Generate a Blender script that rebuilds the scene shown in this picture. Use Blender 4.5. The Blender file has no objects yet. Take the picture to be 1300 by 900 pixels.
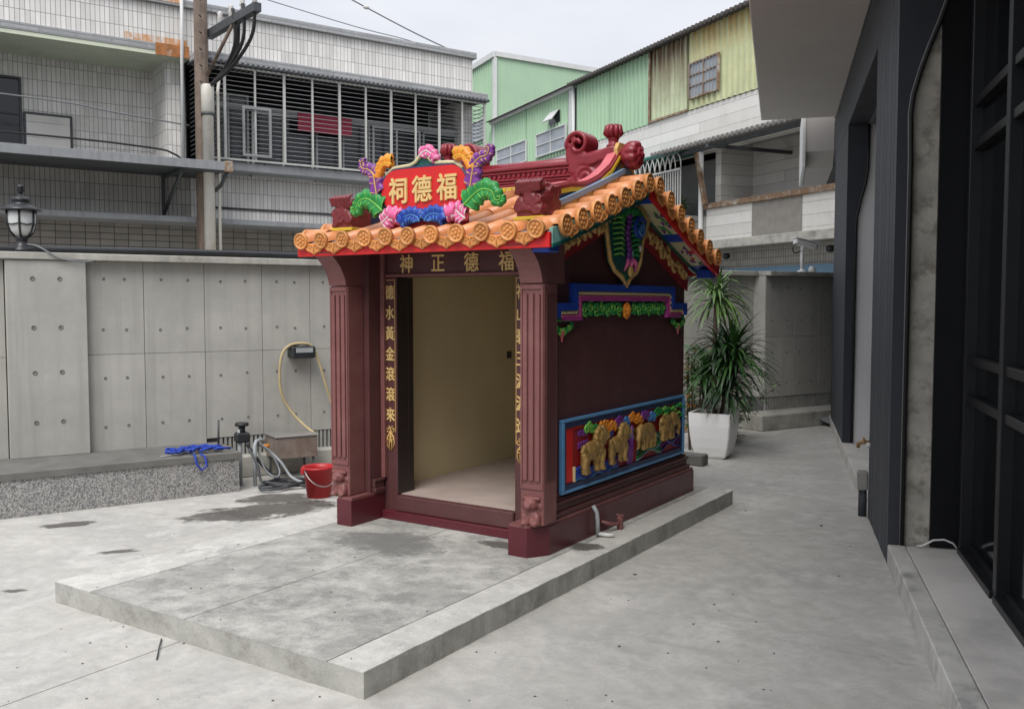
import bpy, bmesh, math, random
from mathutils import Vector, Matrix
random.seed(7)
SC = bpy.context.scene
COL = SC.collection
PI = math.pi

# ------------------------------------------------------------------ camera, light
FPX, HC = 1163.0, 1.6                       # focal length in photo pixels, eye height
TH = math.atan(65 / FPX)                    # slight downward pitch
cam_d = bpy.data.cameras.new('camera'); cam = bpy.data.objects.new('camera', cam_d); COL.objects.link(cam)
cam_d.sensor_width = 36; cam_d.lens = 36 * FPX / 1300; cam_d.clip_start = 0.05; cam_d.clip_end = 800
cam.location = (0, 0, HC); cam.rotation_euler = (PI / 2 - TH, 0, 0)
SC.camera = cam

SUN_EL, SUN_AZ = math.radians(52), math.radians(196)     # azimuth clockwise from +Y: behind the camera, veiled by cloud
world = bpy.data.worlds.new('World'); SC.world = world; world.use_nodes = True
wn = world.node_tree; wn.nodes.clear()
def wnode(t, **k):
    n = wn.nodes.new(t)
    for a, b in k.items(): setattr(n, a, b)
    return n
out = wnode('ShaderNodeOutputWorld'); bg = wnode('ShaderNodeBackground')
sky = wnode('ShaderNodeTexSky', sky_type='NISHITA', sun_disc=False, sun_elevation=SUN_EL, sun_rotation=SUN_AZ, air_density=1.0, dust_density=3.0, ozone_density=1.0)
tc = wnode('ShaderNodeTexCoord'); mp = wnode('ShaderNodeMapping'); mp.inputs['Scale'].default_value = (1.4, 1.4, 4.0)
cl = wnode('ShaderNodeTexNoise'); cl.inputs['Scale'].default_value = 1.6; cl.inputs['Detail'].default_value = 6; cl.inputs['Roughness'].default_value = .55
rp = wnode('ShaderNodeValToRGB')
rp.color_ramp.elements[0].position = .34; rp.color_ramp.elements[0].color = (7.3, 7.7, 8.7, 1)
rp.color_ramp.elements[1].position = .68; rp.color_ramp.elements[1].color = (9.0, 9.15, 9.6, 1)
mx = wnode('ShaderNodeMix', data_type='RGBA'); mx.inputs[0].default_value = .93
wn.links.new(tc.outputs['Generated'], mp.inputs[0]); wn.links.new(mp.outputs[0], cl.inputs['Vector'])
wn.links.new(cl.outputs[0], rp.inputs[0]); wn.links.new(sky.outputs[0], mx.inputs[6]); wn.links.new(rp.outputs[0], mx.inputs[7])
# an overcast sky is about three times brighter overhead than at the horizon: (1 + 2 sin h) / 3
sz = wnode('ShaderNodeSeparateXYZ'); wn.links.new(tc.outputs['Generated'], sz.inputs[0])
ov = wnode('ShaderNodeMapRange'); ov.inputs[1].default_value = 0; ov.inputs[2].default_value = 1; ov.inputs[3].default_value = .5; ov.inputs[4].default_value = 1.0
wn.links.new(sz.outputs[2], ov.inputs[0])
vm = wnode('ShaderNodeVectorMath', operation='SCALE'); wn.links.new(mx.outputs[2], vm.inputs[0]); wn.links.new(ov.outputs[0], vm.inputs['Scale'])
wn.links.new(vm.outputs[0], bg.inputs[0]); bg.inputs[1].default_value = .090
wn.links.new(bg.outputs[0], out.inputs[0])
sd = bpy.data.lights.new('sun', 'SUN'); sd.energy = 1.5; sd.angle = math.radians(35); sd.color = (1, .97, .93)
sun = bpy.data.objects.new('sun', sd); COL.objects.link(sun); sun.location = (0, 0, 20)
sv = Vector((math.sin(SUN_AZ) * math.cos(SUN_EL), math.cos(SUN_AZ) * math.cos(SUN_EL), math.sin(SUN_EL)))
sun.rotation_euler = (-sv).to_track_quat('-Z', 'Y').to_euler()
SC.view_settings.view_transform = 'Standard'; SC.view_settings.look = 'None'
SC.view_settings.exposure = 0.85; SC.view_settings.gamma = 1.0; SC.view_settings.use_curve_mapping = False

# ------------------------------------------------------------------ pixels to places
def ray(x, y):
    a, c = (x - 650) / FPX, -(y - 450) / FPX
    return Vector((a, math.cos(TH) + c * math.sin(TH), -math.sin(TH) + c * math.cos(TH)))
def G(x, y, z=0.0):                         # the point at height z that a pixel looks at
    r = ray(x, y); t = (z - HC) / r.z
    return Vector((r.x * t, r.y * t, z))
class Frame:                                # upright local axes: x along, y deep, z up
    def __init__(s, o, rz): s.o = Vector((o[0], o[1], 0)); s.rz = rz; s.m = Matrix.Rotation(rz, 3, 'Z')
    def w(s, p): return s.o + s.m @ Vector(p)
    def loc(s, w): return s.m.transposed() @ (Vector(w) - s.o)
    def px(s, x, y, off=0.0):               # pixel on the plane local y = off
        n = s.m @ Vector((0, 1, 0)); p = s.w((0, off, 0)); r = ray(x, y); c = Vector((0, 0, HC))
        return s.loc(c + r * ((p - c).dot(n) / r.dot(n)))
FB = G(462, 888)
FS = Frame(FB[:2], math.radians(-33.2))             # front right corner of the platform
FS.o = FS.w((-1.085, 2.94, 0))                      # -> centre of the shrine
FW = Frame((-4.15, 7.4), math.radians(32.5))        # boundary wall face
FR = Frame(G(1126, 717)[:2], math.radians(73.7))    # building on the right: x along it (away), y out into the yard
FL = Frame(((100 - 650) / FPX * 14, 14), math.radians(34.5))
FG = Frame(((1057 - 650) / FPX * 17, 17), math.radians(-65.5))
F0 = Frame((0, 0), 0)

# ------------------------------------------------------------------ materials
MATS = {}
def mat(name, col, rough=.6, var=.12, scale=6, bump=0.0, bscale=70, spec=.5, metal=0, stain=None, stain_pos=(.52, .68), stain_scale=1.2,
        rnd=0.0, grain=0.0, fleck=0.0, zgrad=None, streak=0.0, streak_col=None, streak_pos=(.48, .75), coat=0.0, detail=6, speck=None, tile=None, wear=None):
    m = bpy.data.materials.new(name); MATS[name] = m; m.use_nodes = True
    nt = m.node_tree; b = nt.nodes['Principled BSDF']; L = nt.links.new
    def N(t, **k):
        n = nt.nodes.new(t)
        for a, c in k.items(): setattr(n, a, c)
        return n
    def noise(sc, det=6, rg=.6, vec=None, dist=0.0):
        n = N('ShaderNodeTexNoise'); n.inputs['Distortion'].default_value = dist; n.inputs['Scale'].default_value = sc; n.inputs['Detail'].default_value = det; n.inputs['Roughness'].default_value = rg
        L(vec if vec else co, n.inputs['Vector']); return n.outputs[0]
    def mixc(f, a, c, mode='MIX'):
        n = N('ShaderNodeMix', data_type='RGBA', blend_type=mode)
        for i, v in ((0, f), (6, a), (7, c)):
            if hasattr(v, 'is_output') or isinstance(v, bpy.types.NodeSocket): L(v, n.inputs[i])
            elif i == 0: n.inputs[0].default_value = v
            else: n.inputs[i].default_value = (*v[:3], 1)
        return n.outputs[2]
    def ramp(f, p0, p1, interp='LINEAR'):
        n = N('ShaderNodeMapRange'); n.inputs[1].default_value = p0; n.inputs[2].default_value = p1; L(f, n.inputs[0]); return n.outputs[0]
    tcn = N('ShaderNodeTexCoord'); co = tcn.outputs['Object']
    lo = [c * (1 - var) for c in col]; hi = [min(1, c * (1 + var)) for c in col]
    c = mixc(ramp(noise(scale, detail), .3, .7), lo, hi)
    hgt = None
    if tile:                                   # (width, height, mortar colour, mortar size, axis)
        tw, thh, mc, ms, off = tile
        sx = N('ShaderNodeSeparateXYZ'); L(co, sx.inputs[0]); ad = N('ShaderNodeMath'); L(sx.outputs[0], ad.inputs[0]); L(sx.outputs[1], ad.inputs[1])
        cb = N('ShaderNodeCombineXYZ'); L(ad.outputs[0], cb.inputs[0]); L(sx.outputs[2], cb.inputs[1])
        br = N('ShaderNodeTexBrick'); br.offset = off; br.inputs['Scale'].default_value = 1; br.inputs['Mortar Size'].default_value = ms
        br.inputs['Brick Width'].default_value = tw; br.inputs['Row Height'].default_value = thh; br.inputs['Mortar Smooth'].default_value = .15
        L(cb.outputs[0], br.inputs['Vector'])
        br.inputs['Color1'].default_value = (.80, .795, .78, 1); br.inputs['Color2'].default_value = (1.0, 1.0, 1.0, 1)
        c = mixc(1.0, c, br.outputs['Color'], 'MULTIPLY'); c = mixc(br.outputs['Fac'], c, mc); hgt = br.outputs['Fac']
    if stain: c = mixc(ramp(noise(stain_scale, 12, .70, None, .12), *stain_pos), c, stain)
    if wear:                                   # second, paler stain of its own shape
        c = mixc(ramp(noise(wear[1], 12, .74, None, .15), *wear[2]), c, wear[0])
    if speck:                                  # fine chips of two tones
        v = N('ShaderNodeTexVoronoi'); v.inputs['Scale'].default_value = speck[0]; L(co, v.inputs['Vector'])
        sp = N('ShaderNodeSeparateColor'); L(v.outputs['Color'], sp.inputs[0])
        c = mixc(ramp(sp.outputs[0], .55, .6), c, speck[1]); c = mixc(ramp(sp.outputs[1], .7, .75), c, speck[2])
    if streak:
        ms_ = N('ShaderNodeMapping'); ms_.inputs['Scale'].default_value = (7, 7, .35); L(co, ms_.inputs[0])
        fac = ramp(noise(1.6, 6, .6, ms_.outputs[0]), *streak_pos)
        if zgrad:                              # rust runs down from the top edge
            sz_ = N('ShaderNodeSeparateXYZ'); L(co, sz_.inputs[0]); mu = N('ShaderNodeMath', operation='MULTIPLY'); L(fac, mu.inputs[0]); L(ramp(sz_.outputs[2], *zgrad), mu.inputs[1]); fac = mu.outputs[0]
        c = mixc(fac, c, streak_col or [x * (1 - streak) for x in col])
    if fleck:                                  # small dark specks and scuffs
        c = mixc(ramp(noise(21, 3, .6), .76, .80), c, [x * (1 - fleck) for x in col])
    if grain:
        gn = N('ShaderNodeMapRange'); gn.inputs[1].default_value = .3; gn.inputs[2].default_value = .7; gn.inputs[3].default_value = 1 - grain; gn.inputs[4].default_value = 1 + grain
        L(noise(170, 3, .8), gn.inputs[0]); gv = N('ShaderNodeCombineColor')
        for i in range(3): L(gn.outputs[0], gv.inputs[i])
        c = mixc(1.0, c, gv.outputs[0], 'MULTIPLY')
    if rnd:
        oi = N('ShaderNodeObjectInfo'); mr = N('ShaderNodeMapRange'); mr.inputs[3].default_value = 1 - rnd; mr.inputs[4].default_value = 1 + rnd * .6
        L(oi.outputs['Random'], mr.inputs[0]); vv = N('ShaderNodeCombineColor')
        for i in range(3): L(mr.outputs[0], vv.inputs[i])
        c = mixc(1.0, c, vv.outputs[0], 'MULTIPLY')
    L(c, b.inputs['Base Color'])
    rr = N('ShaderNodeMapRange'); rr.inputs[3].default_value = max(.03, rough - .08); rr.inputs[4].default_value = min(1, rough + .1)
    L(noise(scale * 2.3, 4), rr.inputs[0]); L(rr.outputs[0], b.inputs['Roughness'])
    b.inputs['Specular IOR Level'].default_value = spec; b.inputs['Metallic'].default_value = metal
    if coat: b.inputs['Coat Weight'].default_value = coat; b.inputs['Coat Roughness'].default_value = .12
    if bump or hgt:
        bp = N('ShaderNodeBump'); bp.inputs['Strength'].default_value = max(bump, .25 if hgt else 0); bp.inputs['Distance'].default_value = .006
        h = noise(bscale, 6, .65)
        if hgt:
            sb = N('ShaderNodeMath', operation='MULTIPLY_ADD'); L(hgt, sb.inputs[0]); sb.inputs[1].default_value = -1.0; L(h, sb.inputs[2]); h = sb.outputs[0]
        L(h, bp.inputs['Height']); L(bp.outputs[0], b.inputs['Normal'])
    return m
mat('ground', (.10, .10, .095), .9, .2)
mat('yard', (.45, .437, .405), .82, .13, 11, .4, 45, .3, stain=(.345, .34, .325), stain_pos=(.46, .70), stain_scale=1.4, wear=((.55, .535, .50), 2.8, (.48, .64)), detail=14, grain=.13, fleck=.35)
def film_mat(name, col, rough, strength):      # a damp film that thins out towards a ragged edge
    m = bpy.data.materials.new(name); MATS[name] = m; m.use_nodes = True; nt = m.node_tree; L = nt.links.new; b = nt.nodes['Principled BSDF']; o = nt.nodes['Material Output']
    b.inputs['Base Color'].default_value = (*col, 1); b.inputs['Roughness'].default_value = rough
    t = nt.nodes.new('ShaderNodeTexCoord'); s1 = nt.nodes.new('ShaderNodeVectorMath'); s1.operation = 'SUBTRACT'; s1.inputs[1].default_value = (.5, .5, 0)
    L(t.outputs['Generated'], s1.inputs[0]); mu = nt.nodes.new('ShaderNodeVectorMath'); mu.operation = 'MULTIPLY'; mu.inputs[1].default_value = (1, 1, 0); L(s1.outputs[0], mu.inputs[0])
    ln = nt.nodes.new('ShaderNodeVectorMath'); ln.operation = 'LENGTH'; L(mu.outputs[0], ln.inputs[0])
    n = nt.nodes.new('ShaderNodeTexNoise'); n.inputs['Scale'].default_value = 7; n.inputs['Detail'].default_value = 10; n.inputs['Roughness'].default_value = .7; L(t.outputs['Object'], n.inputs['Vector'])
    a = nt.nodes.new('ShaderNodeMath'); a.operation = 'MULTIPLY_ADD'; a.inputs[1].default_value = -1.0; L(ln.outputs['Value'], a.inputs[0]); L(n.outputs[0], a.inputs[2])
    r = nt.nodes.new('ShaderNodeMapRange'); r.inputs[1].default_value = .08; r.inputs[2].default_value = .30; r.inputs[4].default_value = strength; L(a.outputs[0], r.inputs[0])
    tr = nt.nodes.new('ShaderNodeBsdfTransparent'); mx_ = nt.nodes.new('ShaderNodeMixShader'); L(r.outputs[0], mx_.inputs[0]); L(tr.outputs[0], mx_.inputs[1]); L(b.outputs[0], mx_.inputs[2]); L(mx_.outputs[0], o.inputs['Surface'])
film_mat('yard_wet', (.17, .16, .145), .5, .62)
film_mat('slab_stain', (.25, .247, .235), .85, .45)
mat('platform', (.33, .325, .30), .86, .16, 8, .5, 60, .25, stain=(.25, .25, .235), stain_pos=(.5, .6), stain_scale=6, wear=((.50, .49, .455), 3.6, (.46, .64)), detail=14, grain=.24)
mat('platform_pale', (.50, .49, .455), .86, .12, 8, .4, 60, .25, stain=(.36, .355, .335), stain_pos=(.52, .62), stain_scale=4, wear=((.58, .57, .53), 5, (.50, .58)), detail=14, grain=.14)
mat('platform_face', (.37, .365, .335), .86, .2, 6, .5, 50, .25, grain=.15, stain=(.22, .21, .18), stain_pos=(.55, .7), stain_scale=3.5, wear=((.52, .51, .48), 2.2, (.55, .7)))
mat('wall_conc', (.42, .41, .375), .75, .08, 2.6, .2, 60, .3, rnd=.06, grain=.05, stain=(.34, .335, .31), stain_pos=(.46, .72), stain_scale=1.6, streak=.2)
mat('wall_conc_dark', (.16, .157, .145), .85, .2, 5, .3, 50, .25, stain=(.17, .165, .15), stain_pos=(.5, .7), stain_scale=4)
mat('cap_conc', (.40, .39, .35), .85, .2, 6, .4, 60, .25, stain=(.2, .2, .17), stain_pos=(.5, .72), stain_scale=4)
mat('joint', (.13, .13, .125), .9, .2)
mat('tie_hole', (.17, .165, .155), .9, .1)
mat('ribbed', (.30, .30, .28), .85, .15, 6, .2)
mat('terrazzo', (.27, .265, .255), .5, .1, 4, .05, 80, .5, speck=(125, (.13, .13, .13), (.42, .41, .395)))
mat('black_paint', (.016, .017, .02), .38, .2, 10, .05, 90, .5)
mat('black_plastic', (.02, .021, .024), .45, .2, 9, .05, 80)
mat('frost', (.62, .63, .62), .35, .05, 5)
mat('white_plastic', (.78, .78, .77), .35, .04, 5)
mat('white_pot', (.86, .86, .85), .4, .03, 3, .03, 40)
mat('soil', (.06, .045, .03), .95, .3, 20, .6, 40)
mat('grey_pipe', (.33, .35, .36), .45, .1, 8)
mat('pvc', (.66, .64, .58), .45, .08, 3, .05, 60, stain=(.45, .36, .2), stain_pos=(.58, .75), stain_scale=2)
mat('pole_wood', (.20, .155, .125), .85, .25, 8, .5, 50, .25, streak=.4)
mat('steel', (.42, .41, .39), .38, .12, 6, .05, 60, metal=.7)
mat('rusty_box', (.27, .22, .19), .5, .25, 5, .1, 60, metal=.25, stain=(.16, .10, .07), stain_pos=(.5, .7), stain_scale=4)
mat('red_plastic', (.45, .02, .025), .4, .1, 6)
mat('blue_rope', (.015, .05, .36), .7, .25, 30, .3, 120)
mat('hose_tan', (.45, .36, .20), .5, .12, 10)
mat('wood', (.32, .2, .1), .7, .2, 8, .2)
mat('cable', (.018, .018, .02), .55, .1)
mat('wire_grey', (.2, .21, .22), .5, .1)
# left building
mat('white_tile', (.84, .82, .79), .4, .06, 2, 0, 60, .5, tile=(.068, .245, (.20, .195, .19), .0038, 0), stain=(.5, .47, .42), stain_pos=(.55, .8), stain_scale=1.0)
mat('shaded_tile', (.52, .50, .46), .45, .12, 2, 0, 60, .5, tile=(.068, .245, (.12, .115, .11), .0045, 0))  # darker copy of the white tile, with the awning's shade put into its colour
mat('rusty_tile', (.78, .76, .73), .4, .06, 2, 0, 60, .5, tile=(.068, .245, (.20, .195, .19), .0038, 0), streak=.5, streak_col=(.62, .26, .06), streak_pos=(.40, .62), stain=(.5, .2, .05), stain_pos=(.5, .62), stain_scale=4)
mat('big_tile', (.33, .31, .28), .5, .12, 2, 0, 60, .4, tile=(.21, .10, (.06, .06, .055), .006, 0))
mat('stone_tile', (.80, .78, .745), .5, .06, 2, 0, 60, .4, tile=(4.2, .235, (.30, .29, .28), .0055, .37), stain=(.5, .47, .42), stain_pos=(.56, .8), stain_scale=1.1, streak=.12)
mat('small_tile', (.46, .44, .40), .5, .1, 2, 0, 60, .4, tile=(.075, .15, (.2, .19, .17), .008, 0))
mat('band_tile', (.42, .43, .44), .5, .1, 3, 0, 60, .4, tile=(.5, .06, (.2, .2, .2), .006, .5), streak=.3)
mat('rust', (.40, .16, .05), .8, .35, 7, .2, 40, stain=(.6, .5, .4), stain_pos=(.55, .7), stain_scale=4)
mat('soffit_green', (.64, .69, .54), .7, .06, 2, stain=(.4, .44, .36), stain_pos=(.5, .8))
mat('steel_paint', (.27, .28, .29), .45, .1, 4, streak=.25)
mat('steel_dark', (.06, .065, .07), .55, .2, 5)
mat('bar_white', (.52, .52, .50), .45, .1, 6, stain=(.3, .24, .17), stain_pos=(.6, .75), stain_scale=5)
mat('dark_glass', (.012, .014, .017), .12, .2, 3, spec=.6)
mat('window_frame', (.30, .31, .31), .45, .1, 5)
mat('curtain', (.30, .31, .30), .8, .15, 4)
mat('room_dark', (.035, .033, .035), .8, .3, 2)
mat('banner_red', (.32, .02, .05), .6, .15, 5)
mat('insulator', (.55, .53, .5), .3, .1)
# green building
mat('green_metal', (.40, .58, .40), .5, .05, 1.2, streak=.08, rnd=.05)
mat('green_yellow', (.52, .55, .33), .55, .12, 2.2, streak=.25, streak_col=(.50, .30, .08), streak_pos=(.38, .62), zgrad=(6.9, 7.6), stain=(.52, .44, .2), stain_pos=(.55, .8), stain_scale=1.6)
mat('green_rust', (.50, .56, .38), .6, .12, 3, streak=.4, streak_col=(.13, .065, .035), streak_pos=(.25, .55), zgrad=(6.1, 7.5))
mat('white_trim', (.62, .63, .62), .5, .06, 4)
mat('roof_dark', (.10, .09, .085), .8, .2, 6)
mat('corr_grey', (.22, .215, .205), .6, .2, 5, streak=.35)
mat('rust_pipe', (.24, .15, .09), .8, .3, 6, stain=(.5, .46, .4), stain_pos=(.5, .65), stain_scale=5)
mat('blue_panel', (.09, .17, .25), .5, .08, 3)
mat('cement_patch', (.27, .255, .23), .85, .15, 6, .3)
mat('glass_pale', (.30, .33, .36), .2, .15, 3, spec=.6)
mat('leaf_far', (.07, .12, .045), .7, .3, 8)
# right building
mat('board_dark', (.048, .053, .066), .62, .12, 4, .6, 30, .45, streak=.25)
mat('clad_dark', (.030, .034, .043), .5, .12, 4, .05, 60, .5)
mat('clad_black', (.006, .0065, .008), .34, .15, 4, .02, 60, .3)
mat('frame_black', (.010, .011, .013), .4, .15, 6, .02, 60)
mat('glass_black', (.004, .005, .006), .05, .1, 2, spec=.45)
mat('rough_conc', (.46, .435, .38), .9, .25, 6, .6, 35, .2, stain=(.28, .26, .22), stain_pos=(.5, .62), stain_scale=7, wear=((.58, .55, .49), 9, (.56, .66)))
mat('soffit_grey', (.50, .48, .465), .75, .04, 1.5, .05, 60, .3)
mat('panel_grey', (.82, .82, .825), .6, .05, 2.5, .05, 60, .35, streak=.08)
mat('step_conc', (.60, .575, .535), .82, .10, 2.5, .25, 55, .3, stain=(.40, .385, .36), stain_pos=(.5, .72), stain_scale=1.6)
mat('step_edge', (.52, .505, .47), .85, .18, 5, .35, 50, .3, stain=(.27, .265, .25), stain_pos=(.52, .7), stain_scale=4)
mat('rubber', (.012, .012, .013), .5, .1)
mat('rubber_lip', (.22, .22, .22), .4, .1)
mat('brass', (.42, .25, .11), .45, .2, 12, metal=.6)
# shrine
mat('maroon', (.092, .034, .034), .5, .10, 5, .2, 150, .4, streak=.10, stain=(.115, .055, .052), stain_pos=(.5, .8), stain_scale=3, grain=.10)
mat('maroon_col', (.19, .073, .069), .48, .10, 6, .3, 150, .45, grain=.10, stain=(.22, .10, .093), stain_pos=(.5, .75), stain_scale=6)
mat('maroon_base', (.095, .014, .022), .33, .1, 6, .04, 90, .5)
mat('maroon_carve', (.17, .020, .024), .38, .15, 14, .05, 90, .5)
mat('stone_carve', (.19, .068, .062), .5, .2, 20, .1, 90, .45)
mat('ridge_red', (.24, .02, .032), .36, .12, 9, .03, 80, .5)
mat('ridge_pink', (.60, .13, .15), .45, .08, 8)
mat('red', (.62, .012, .012), .4, .06, 5, .02, 60, .5)
mat('red_deep', (.30, .012, .018), .5, .1, 6)
mat('cream', (.62, .53, .33), .6, .05, 3, .03, 60, .4)
mat('pink_floor', (.44, .36, .32), .55, .12, 5, .05, 60, .4)
mat('dark_jamb', (.022, .014, .014), .45, .15, 6)
mat('orange_tile', (.70, .28, .11), .32, .12, 16, .10, 60, .5, rnd=.2, stain=(.46, .15, .045), stain_pos=(.55, .75), stain_scale=22)
mat('orange_end', (.70, .30, .09), .42, .2, 40, .4, 60, .45, rnd=.2, stain=(.36, .11, .03), stain_pos=(.52, .7), stain_scale=45)
mat('roof_pan', (.24, .23, .225), .4, .15, 8, .1, 60)
mat('gold', (.62, .39, .13), .42, .2, 18, .1, 90, .5, metal=.15)
mat('gold_relief', (.42, .26, .085), .4, .3, 30, 1.0, 55, .5, metal=.35, stain=(.16, .085, .02), stain_pos=(.52, .66), stain_scale=24)
mat('gold_text', (.72, .50, .20), .5, .08, 15)
mat('navy', (.02, .035, .095), .45, .12, 8)
mat('blue', (.012, .055, .36), .42, .12, 12)
mat('blue_light', (.07, .23, .52), .42, .12, 8)
mat('blue_bar', (.22, .33, .47), .35, .06, 6)
mat('blue_edge', (.10, .27, .50), .4, .1, 6)
mat('yellow', (.66, .44, .03), .42, .12, 12)
mat('green', (.02, .25, .05), .4, .2, 14)
mat('green_light', (.18, .50, .08), .4, .18, 14)
mat('teal', (.005, .12, .095), .4, .2, 14)
mat('teal_pale', (.2, .42, .38), .45, .25, 20)
mat('purple', (.18, .035, .25), .4, .2, 16)
mat('magenta', (.42, .055, .26), .42, .12, 12)
mat('pink', (.72, .13, .32), .4, .18, 14)
mat('orange', (.80, .27, .025), .4, .2, 14)
mat('pearl', (.66, .52, .28), .4, .1, 20)
mat('white_paint', (.72, .70, .66), .45, .06, 10)
mat('cream_panel', (.62, .56, .33), .5, .08, 10)
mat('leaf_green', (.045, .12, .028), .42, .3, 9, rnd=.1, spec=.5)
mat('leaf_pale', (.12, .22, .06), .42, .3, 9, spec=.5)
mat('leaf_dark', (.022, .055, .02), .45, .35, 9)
mat('leaf_red', (.10, .03, .022), .5, .4, 9)
mat('bark', (.16, .12, .09), .85, .3, 14, .5, 60)

# ------------------------------------------------------------------ mesh builder
class MB:
    def __init__(s): s.v = []; s.f = []; s.sm = []
    def add(s, vs, fs, smooth=False, M=None):
        o = len(s.v)
        s.v += [tuple(M @ Vector(p)) if M else tuple(p) for p in vs]
        s.f += [[i + o for i in f] for f in fs]; s.sm += [smooth] * len(fs); return s
    def box(s, x0, x1, y0, y1, z0, z1, M=None):
        return s.add([(x, y, z) for z in (z0, z1) for y in (y0, y1) for x in (x0, x1)],
                     [(0, 2, 3, 1), (4, 5, 7, 6), (0, 1, 5, 4), (2, 6, 7, 3), (0, 4, 6, 2), (1, 3, 7, 5)], M=M)
    def bev(s, x0, x1, y0, y1, z0, z1, b=.006, M=None):          # box with chamfered edges
        cx, cy, cz = (x0 + x1) / 2, (y0 + y1) / 2, (z0 + z1) / 2
        hx, hy, hz = abs(x1 - x0) / 2, abs(y1 - y0) / 2, abs(z1 - z0) / 2
        b = min(b, hx * .45, hy * .45, hz * .45)
        bm = bmesh.new(); bmesh.ops.create_cube(bm, size=2)
        for v in bm.verts: v.co = (v.co.x * hx, v.co.y * hy, v.co.z * hz)
        bmesh.ops.bevel(bm, geom=bm.edges[:], offset=b, segments=1, affect='EDGES', profile=.5)
        T = Matrix.Translation((cx, cy, cz)); T = M @ T if M else T
        bm.verts.index_update()
        s.add([v.co for v in bm.verts], [[v.index for v in f.verts] for f in bm.faces], M=T); bm.free(); return s
    def prism(s, poly, a0, a1, axis='x', M=None, smooth=False):   # poly in the two other axes
        def P(p, a):
            return (a, p[0], p[1]) if axis == 'x' else (p[0], a, p[1]) if axis == 'y' else (p[0], p[1], a)
        n = len(poly); ar = sum(poly[i][0] * poly[(i + 1) % n][1] - poly[(i + 1) % n][0] * poly[i][1] for i in range(n))
        if ar < 0: poly = poly[::-1]
        vs = [P(p, a0) for p in poly] + [P(p, a1) for p in poly]
        fl = (axis == 'y') != (a1 < a0)
        fs = [list(range(n))[::-1], list(range(n, 2 * n))] 
        if fl: fs = [f[::-1] for f in fs]
        s.add(vs, fs, M=M)
        q = [(i, (i + 1) % n, (i + 1) % n + n, i + n) for i in range(n)]
        if fl: q = [f[::-1] for f in q]
        o = len(s.v) - 2 * n
        s.f += [[k + o for k in f] for f in q]; s.sm += [smooth] * n
        return s
    def tube(s, pts, r, n=8, M=None, cap=True, close=False):
        P = [Vector(p) for p in pts]; R = r if isinstance(r, (list, tuple)) else [r] * len(P)
        vs, fs = [], []; up = None
        m = len(P)
        for i, p in enumerate(P):
            if close: d = P[(i + 1) % m] - P[i - 1]
            else: d = P[min(i + 1, m - 1)] - P[max(i - 1, 0)]
            if d.length < 1e-9: d = Vector((0, 0, 1))
            d.normalize()
            if up is None: up = Vector((0, 0, 1)) if abs(d.z) < .9 else Vector((1, 0, 0))
            a = d.cross(up)
            if a.length < 1e-6: a = d.orthogonal()
            a.normalize(); b = d.cross(a).normalized(); up = -b if up.dot(b) < 0 else b
            b2 = b if up.dot(b) > 0 else b
            for k in range(n):
                t = 2 * PI * k / n; vs.append(p + (a * math.cos(t) + b2 * math.sin(t)) * R[i])
        rng = m if close else m - 1
        for i in range(rng):
            j = (i + 1) % m
            for k in range(n): fs.append((i * n + k, i * n + (k + 1) % n, j * n + (k + 1) % n, j * n + k))
        s.add(vs, fs, True, M)
        if cap and not close:
            o = len(s.v) - len(vs)
            s.f += [[o + k for k in range(n)][::-1], [o + (m - 1) * n + k for k in range(n)]]; s.sm += [False, False]
        return s
    def lathe(s, prof, n=20, M=None, smooth=True):               # profile (r, z) about z
        vs, fs = [], []; m = len(prof)
        for r, z in prof:
            for k in range(n): t = 2 * PI * k / n; vs.append((max(r, 1e-4) * math.cos(t), max(r, 1e-4) * math.sin(t), z))
        for i in range(m - 1):
            for k in range(n): fs.append((i * n + k, i * n + (k + 1) % n, (i + 1) * n + (k + 1) % n, (i + 1) * n + k))
        s.add(vs, fs, smooth, M); o = len(s.v) - len(vs)
        s.f += [[o + k for k in range(n)][::-1], [o + (m - 1) * n + k for k in range(n)]]; s.sm += [False, False]
        return s
    def ell(s, c, r, n=10, m=7, M=None, rot=None):
        vs, fs = [], []; T = Matrix.Translation(c)
        if rot: T = T @ rot.to_4x4()
        T = M @ T if M else T
        r = r if isinstance(r, (list, tuple)) else (r, r, r)
        for i in range(1, m):
            a = PI * i / m
            for k in range(n): t = 2 * PI * k / n; vs.append((r[0] * math.sin(a) * math.cos(t), r[1] * math.sin(a) * math.sin(t), -r[2] * math.cos(a)))
        b0 = len(vs); vs += [(0, 0, -r[2]), (0, 0, r[2])]
        for i in range(m - 2):
            for k in range(n): fs.append((i * n + k, i * n + (k + 1) % n, (i + 1) * n + (k + 1) % n, (i + 1) * n + k))
        for k in range(n): fs.append((b0, (k + 1) % n, k)); fs.append((b0 + 1, (m - 2) * n + k, (m - 2) * n + (k + 1) % n))
        return s.add(vs, fs, True, T)
    def strip(s, pts, wid, nrm, th=0.0, M=None):                 # flat ribbon with a slight fold
        vs, fs = [], []
        for i, p in enumerate(pts):
            p = Vector(p); d = Vector(pts[min(i + 1, len(pts) - 1)]) - Vector(pts[max(i - 1, 0)])
            a = d.cross(Vector(nrm)); a = a.normalized() if a.length > 1e-6 else Vector((1, 0, 0)); b = a.cross(d).normalized()
            w = wid[i]; vs += [p - a * w + b * w * .35, p, p + a * w + b * w * .35]
        for i in range(len(pts) - 1): fs += [(3 * i, 3 * i + 1, 3 * i + 4, 3 * i + 3), (3 * i + 1, 3 * i + 2, 3 * i + 5, 3 * i + 4)]
        return s.add(vs, fs, True, M)
    def mesh(s, name):
        me = bpy.data.meshes.new(name); me.from_pydata(s.v, [], s.f); me.polygons.foreach_set('use_smooth', s.sm); me.update(); return me

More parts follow.
